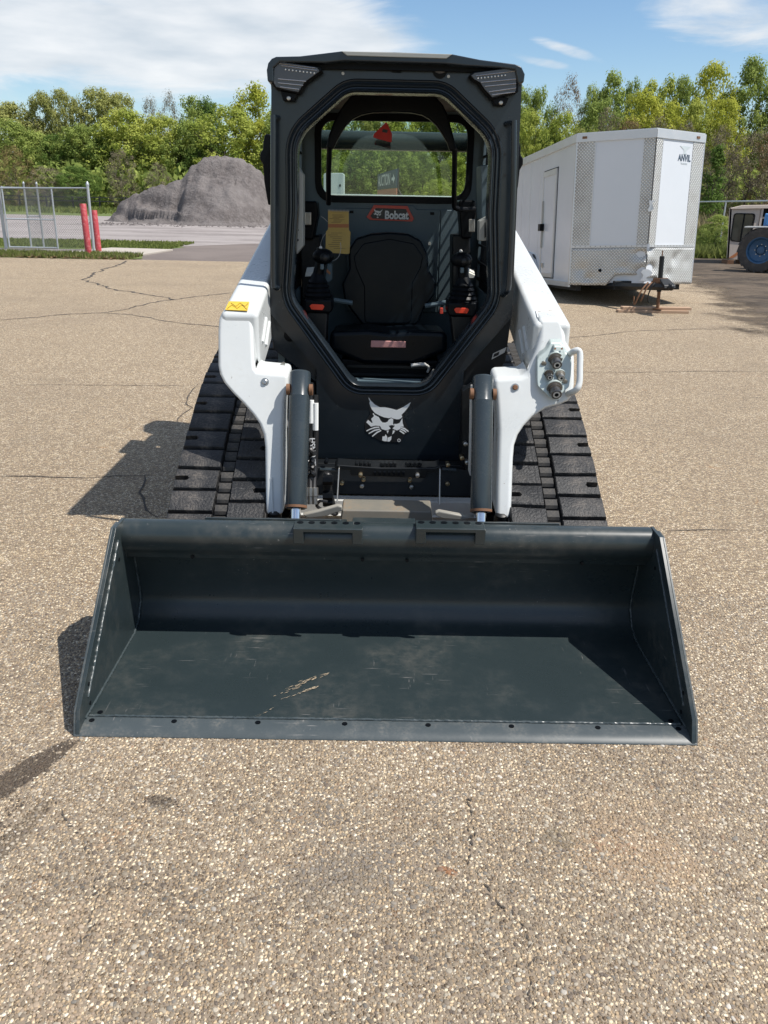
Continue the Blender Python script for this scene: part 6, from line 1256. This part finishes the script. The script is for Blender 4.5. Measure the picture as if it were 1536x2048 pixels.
# --- cat head emblem on the front panel
def emblem(parent, M, y, white, sub):
    """M maps the emblem's own drawing units to a point"""
    W = []
    W.append([(285, 180), (310, 225), (335, 265), (440, 370), (575, 440), (700, 440), (820, 465), (920, 490), (1000, 515), (1060, 490), (1180, 430), (1360, 315), (1330, 390), (1290, 450), (1200, 560), (1125, 635), (1148, 685), (1110, 725), (1060, 748), (1000, 750), (920, 732), (870, 705), (800, 720), (680, 700), (560, 650), (450, 590), (370, 500), (325, 410), (305, 330), (318, 285), (290, 235)])
    W.append([(410, 590), (440, 640), (540, 690), (560, 720), (590, 780), (640, 830), (710, 838), (770, 810), (800, 760), (860, 720), (915, 745), (908, 860), (940, 910), (880, 895), (795, 915), (850, 985), (790, 1018), (720, 1030), (620, 1000), (600, 960), (575, 920), (460, 910), (345, 940), (225, 825), (270, 765), (375, 850), (385, 825), (350, 740), (425, 665), (388, 608)])
    W.append([(1145, 720), (1158, 850), (1185, 935), (1110, 940), (1095, 1000), (1010, 1035), (945, 1010), (895, 985), (950, 925), (935, 868), (1000, 872), (1075, 845), (1115, 775)])
    W.append([(720, 1130), (762, 1200), (750, 1312), (690, 1310), (630, 1290), (640, 1190), (700, 1185)]); W.append([(872, 1178), (862, 1270), (820, 1320), (760, 1315), (772, 1220), (830, 1200)])
    W.append([(745, 1040), (802, 1038), (770, 1118)]); W.append([(908, 1035), (962, 1040), (932, 1102), (885, 1138)])
    for pts, w0 in (([(560, 950), (440, 962), (330, 1000), (230, 1050)], 15), ([(580, 1000), (430, 1035), (290, 1115)], 15), ([(605, 1035), (500, 1085), (378, 1188)], 15), ([(1112, 960), (1205, 988), (1303, 1062)], 15), ([(1102, 1002), (1180, 1032), (1248, 1084)], 15), ([(1078, 1040), (1140, 1080), (1198, 1122)], 15)):
        if not sub: continue
        a = []; b = []; V = [Vector(p) for p in pts]
        for i, p in enumerate(V):
            t = (V[min(i + 1, len(V) - 1)] - V[max(i - 1, 0)]).normalized(); n_ = Vector((-t.y, t.x)) * (w0 * (1.2 if i == 1 else .9)); a.append(tuple(p + n_)); b.append(tuple(p - n_))
        W.append(a + b[::-1])
    if sub:
        ring = [(1060 + 42 * math.cos(R(a)), 1288 + 42 * math.sin(R(a))) for a in range(0, 360, 20)]; hol = [(1060 + 30 * math.cos(R(a)), 1288 + 30 * math.sin(R(a))) for a in range(0, 360, 20)]
    m = MB()
    for poly in W: m.prism([M(x, y_, y) for x, y_ in poly], (0, -.0006, 0))
    if sub:
        m.holed([M(x, y_, y) for x, y_ in ring], [M(x, y_, y) for x, y_ in hol], (0, -.0006, 0))
    return m.build('emblem_white' if sub else 'badge_emblem', white, parent, angle=0)
ME = lambda x, y, Y: at(715 + x * .078125, 780 + y * .078125, Y)
em = MB().prism([ME(x, y, 3.7795) for x, y in [(255, 150), (420, 330), (700, 410), (1000, 480), (1390, 280), (1240, 560), (1180, 700), (1330, 1060), (1200, 1160), (1110, 1330), (840, 1340), (620, 1310), (390, 1200), (190, 1050), (190, 820), (330, 620)]], (0, -.0008, 0)).build('emblem', 'decal_black', cabf, angle=0)
emblem(em, ME, 3.7782, 'decal_white', True)
put_text('registered_mark', 'R', .0042, 'decal_white', em, ME(1060, 1288, 3.7775), (1, 0, 0), (0, 0, 1))
MB2 = lambda x, y, Y: at(747 + (x - 220) * .0158, 417 + (y - 180) * .0165, Y)
emblem(bg_, MB2, RY - .0252, 'decal_white', False)

# ------------------------------------------------------------------ things hanging in the cab
mn = thing('operator_manual', 'yellowed operator manual card hanging behind the left joystick', 'manual', tuple(at(676, 505, 4.52)))
Z7 = lambda pts: [(580 + .13672 * x, 400 + .13672 * y) for x, y in pts]
MB().prism(px(Z7([(525, 465), (560, 425), (850, 425), (885, 470), (870, 780), (840, 790), (620, 775), (520, 740)]), 4.50), (0, .006, 0)).build('lower_page', 'manual', mn, angle=0)
up = MB().prism(px(Z7([(556, 150), (858, 160), (862, 440), (556, 435)]), 4.494), (0, .004, 0)).build('upper_page', 'manual', mn, angle=0)
MB().prism(px(Z7([(558, 350), (860, 352), (860, 405), (556, 402)]), 4.4925), (0, -.001, 0)).build('warning_band', 'rust_orange', up, angle=0)
for k in range(16): x, y = Z7([(560 + k * 20, 150 + k * .7)])[0]; MB().tube([at(x, y - 2.4, 4.490), at(x, y + 1.8, 4.486), at(x, y + 1.8, 4.50)], .0012, 5).build('binding_ring', 'steel', up)
rr = random.Random(5)
for k in range(7): y = 215 + k * 18; a = rr.uniform(575, 640); MB().prism(px(Z7([(a, y), (a + rr.uniform(120, 200), y), (a + 130, y + 6), (a, y + 6)]), 4.493), (0, -.0005, 0)).build('print_line', 'print', up, angle=0)
for k in range(9): y = 480 + k * 28; a = rr.uniform(560, 640); MB().prism(px(Z7([(a, y), (a + rr.uniform(120, 210), y), (a + 140, y + 6), (a, y + 6)]), 4.4995), (0, -.0005, 0)).build('print_line', 'print', mn, angle=0)
MB().tube(catmull([at(*Z7([q])[0], 4.49) for q in ((455, 240), (500, 270), (550, 320))], 4, False), .0012, 5).build('tether', 'palegrey', mn)
MB().tube(catmull([at(*Z7([q])[0], 4.47) for q in ((735, 620), (745, 700), (720, 810), (670, 870), (600, 895))], 4, False), .0012, 5).build('tether', 'palegrey', mn)
MB().tube(catmull([at(*Z7([q])[0], 4.47) for q in ((525, 485), (470, 570), (440, 690))], 4, False), .0012, 5).build('tether', 'palegrey', mn)
tg_ = thing('warning_tag', 'red triangular tag hanging from the cab ceiling before the rear window', 'tag', tuple(at(768, 285, 4.6)))
MB().prism(px(rounded([(773, 243), (784, 268), (783, 285), (746, 275), (748, 268)], [3, 2, 2, 2, 2], 3), 4.60), (0, .008, .001)).build('tag_body', 'red_tag', tg_, bevel=.001)
MB().prism(px([(766, 258), (776, 260), (774, 266), (764, 264)], 4.598), (0, -.001, 0)).build('tag_label', 'decal_black', tg_, angle=0)
MB().tube([at(774, 243, 4.604), at(774, 236, 4.604), at(774, 228, 4.604)], .003, 6).build('tag_cord', 'black', tg_); MB().lathe([(.006, 0), (.006, .012)], at(774, 241, 4.60), (0, 0, 1), 8).build('tag_clip', 'black', tg_)
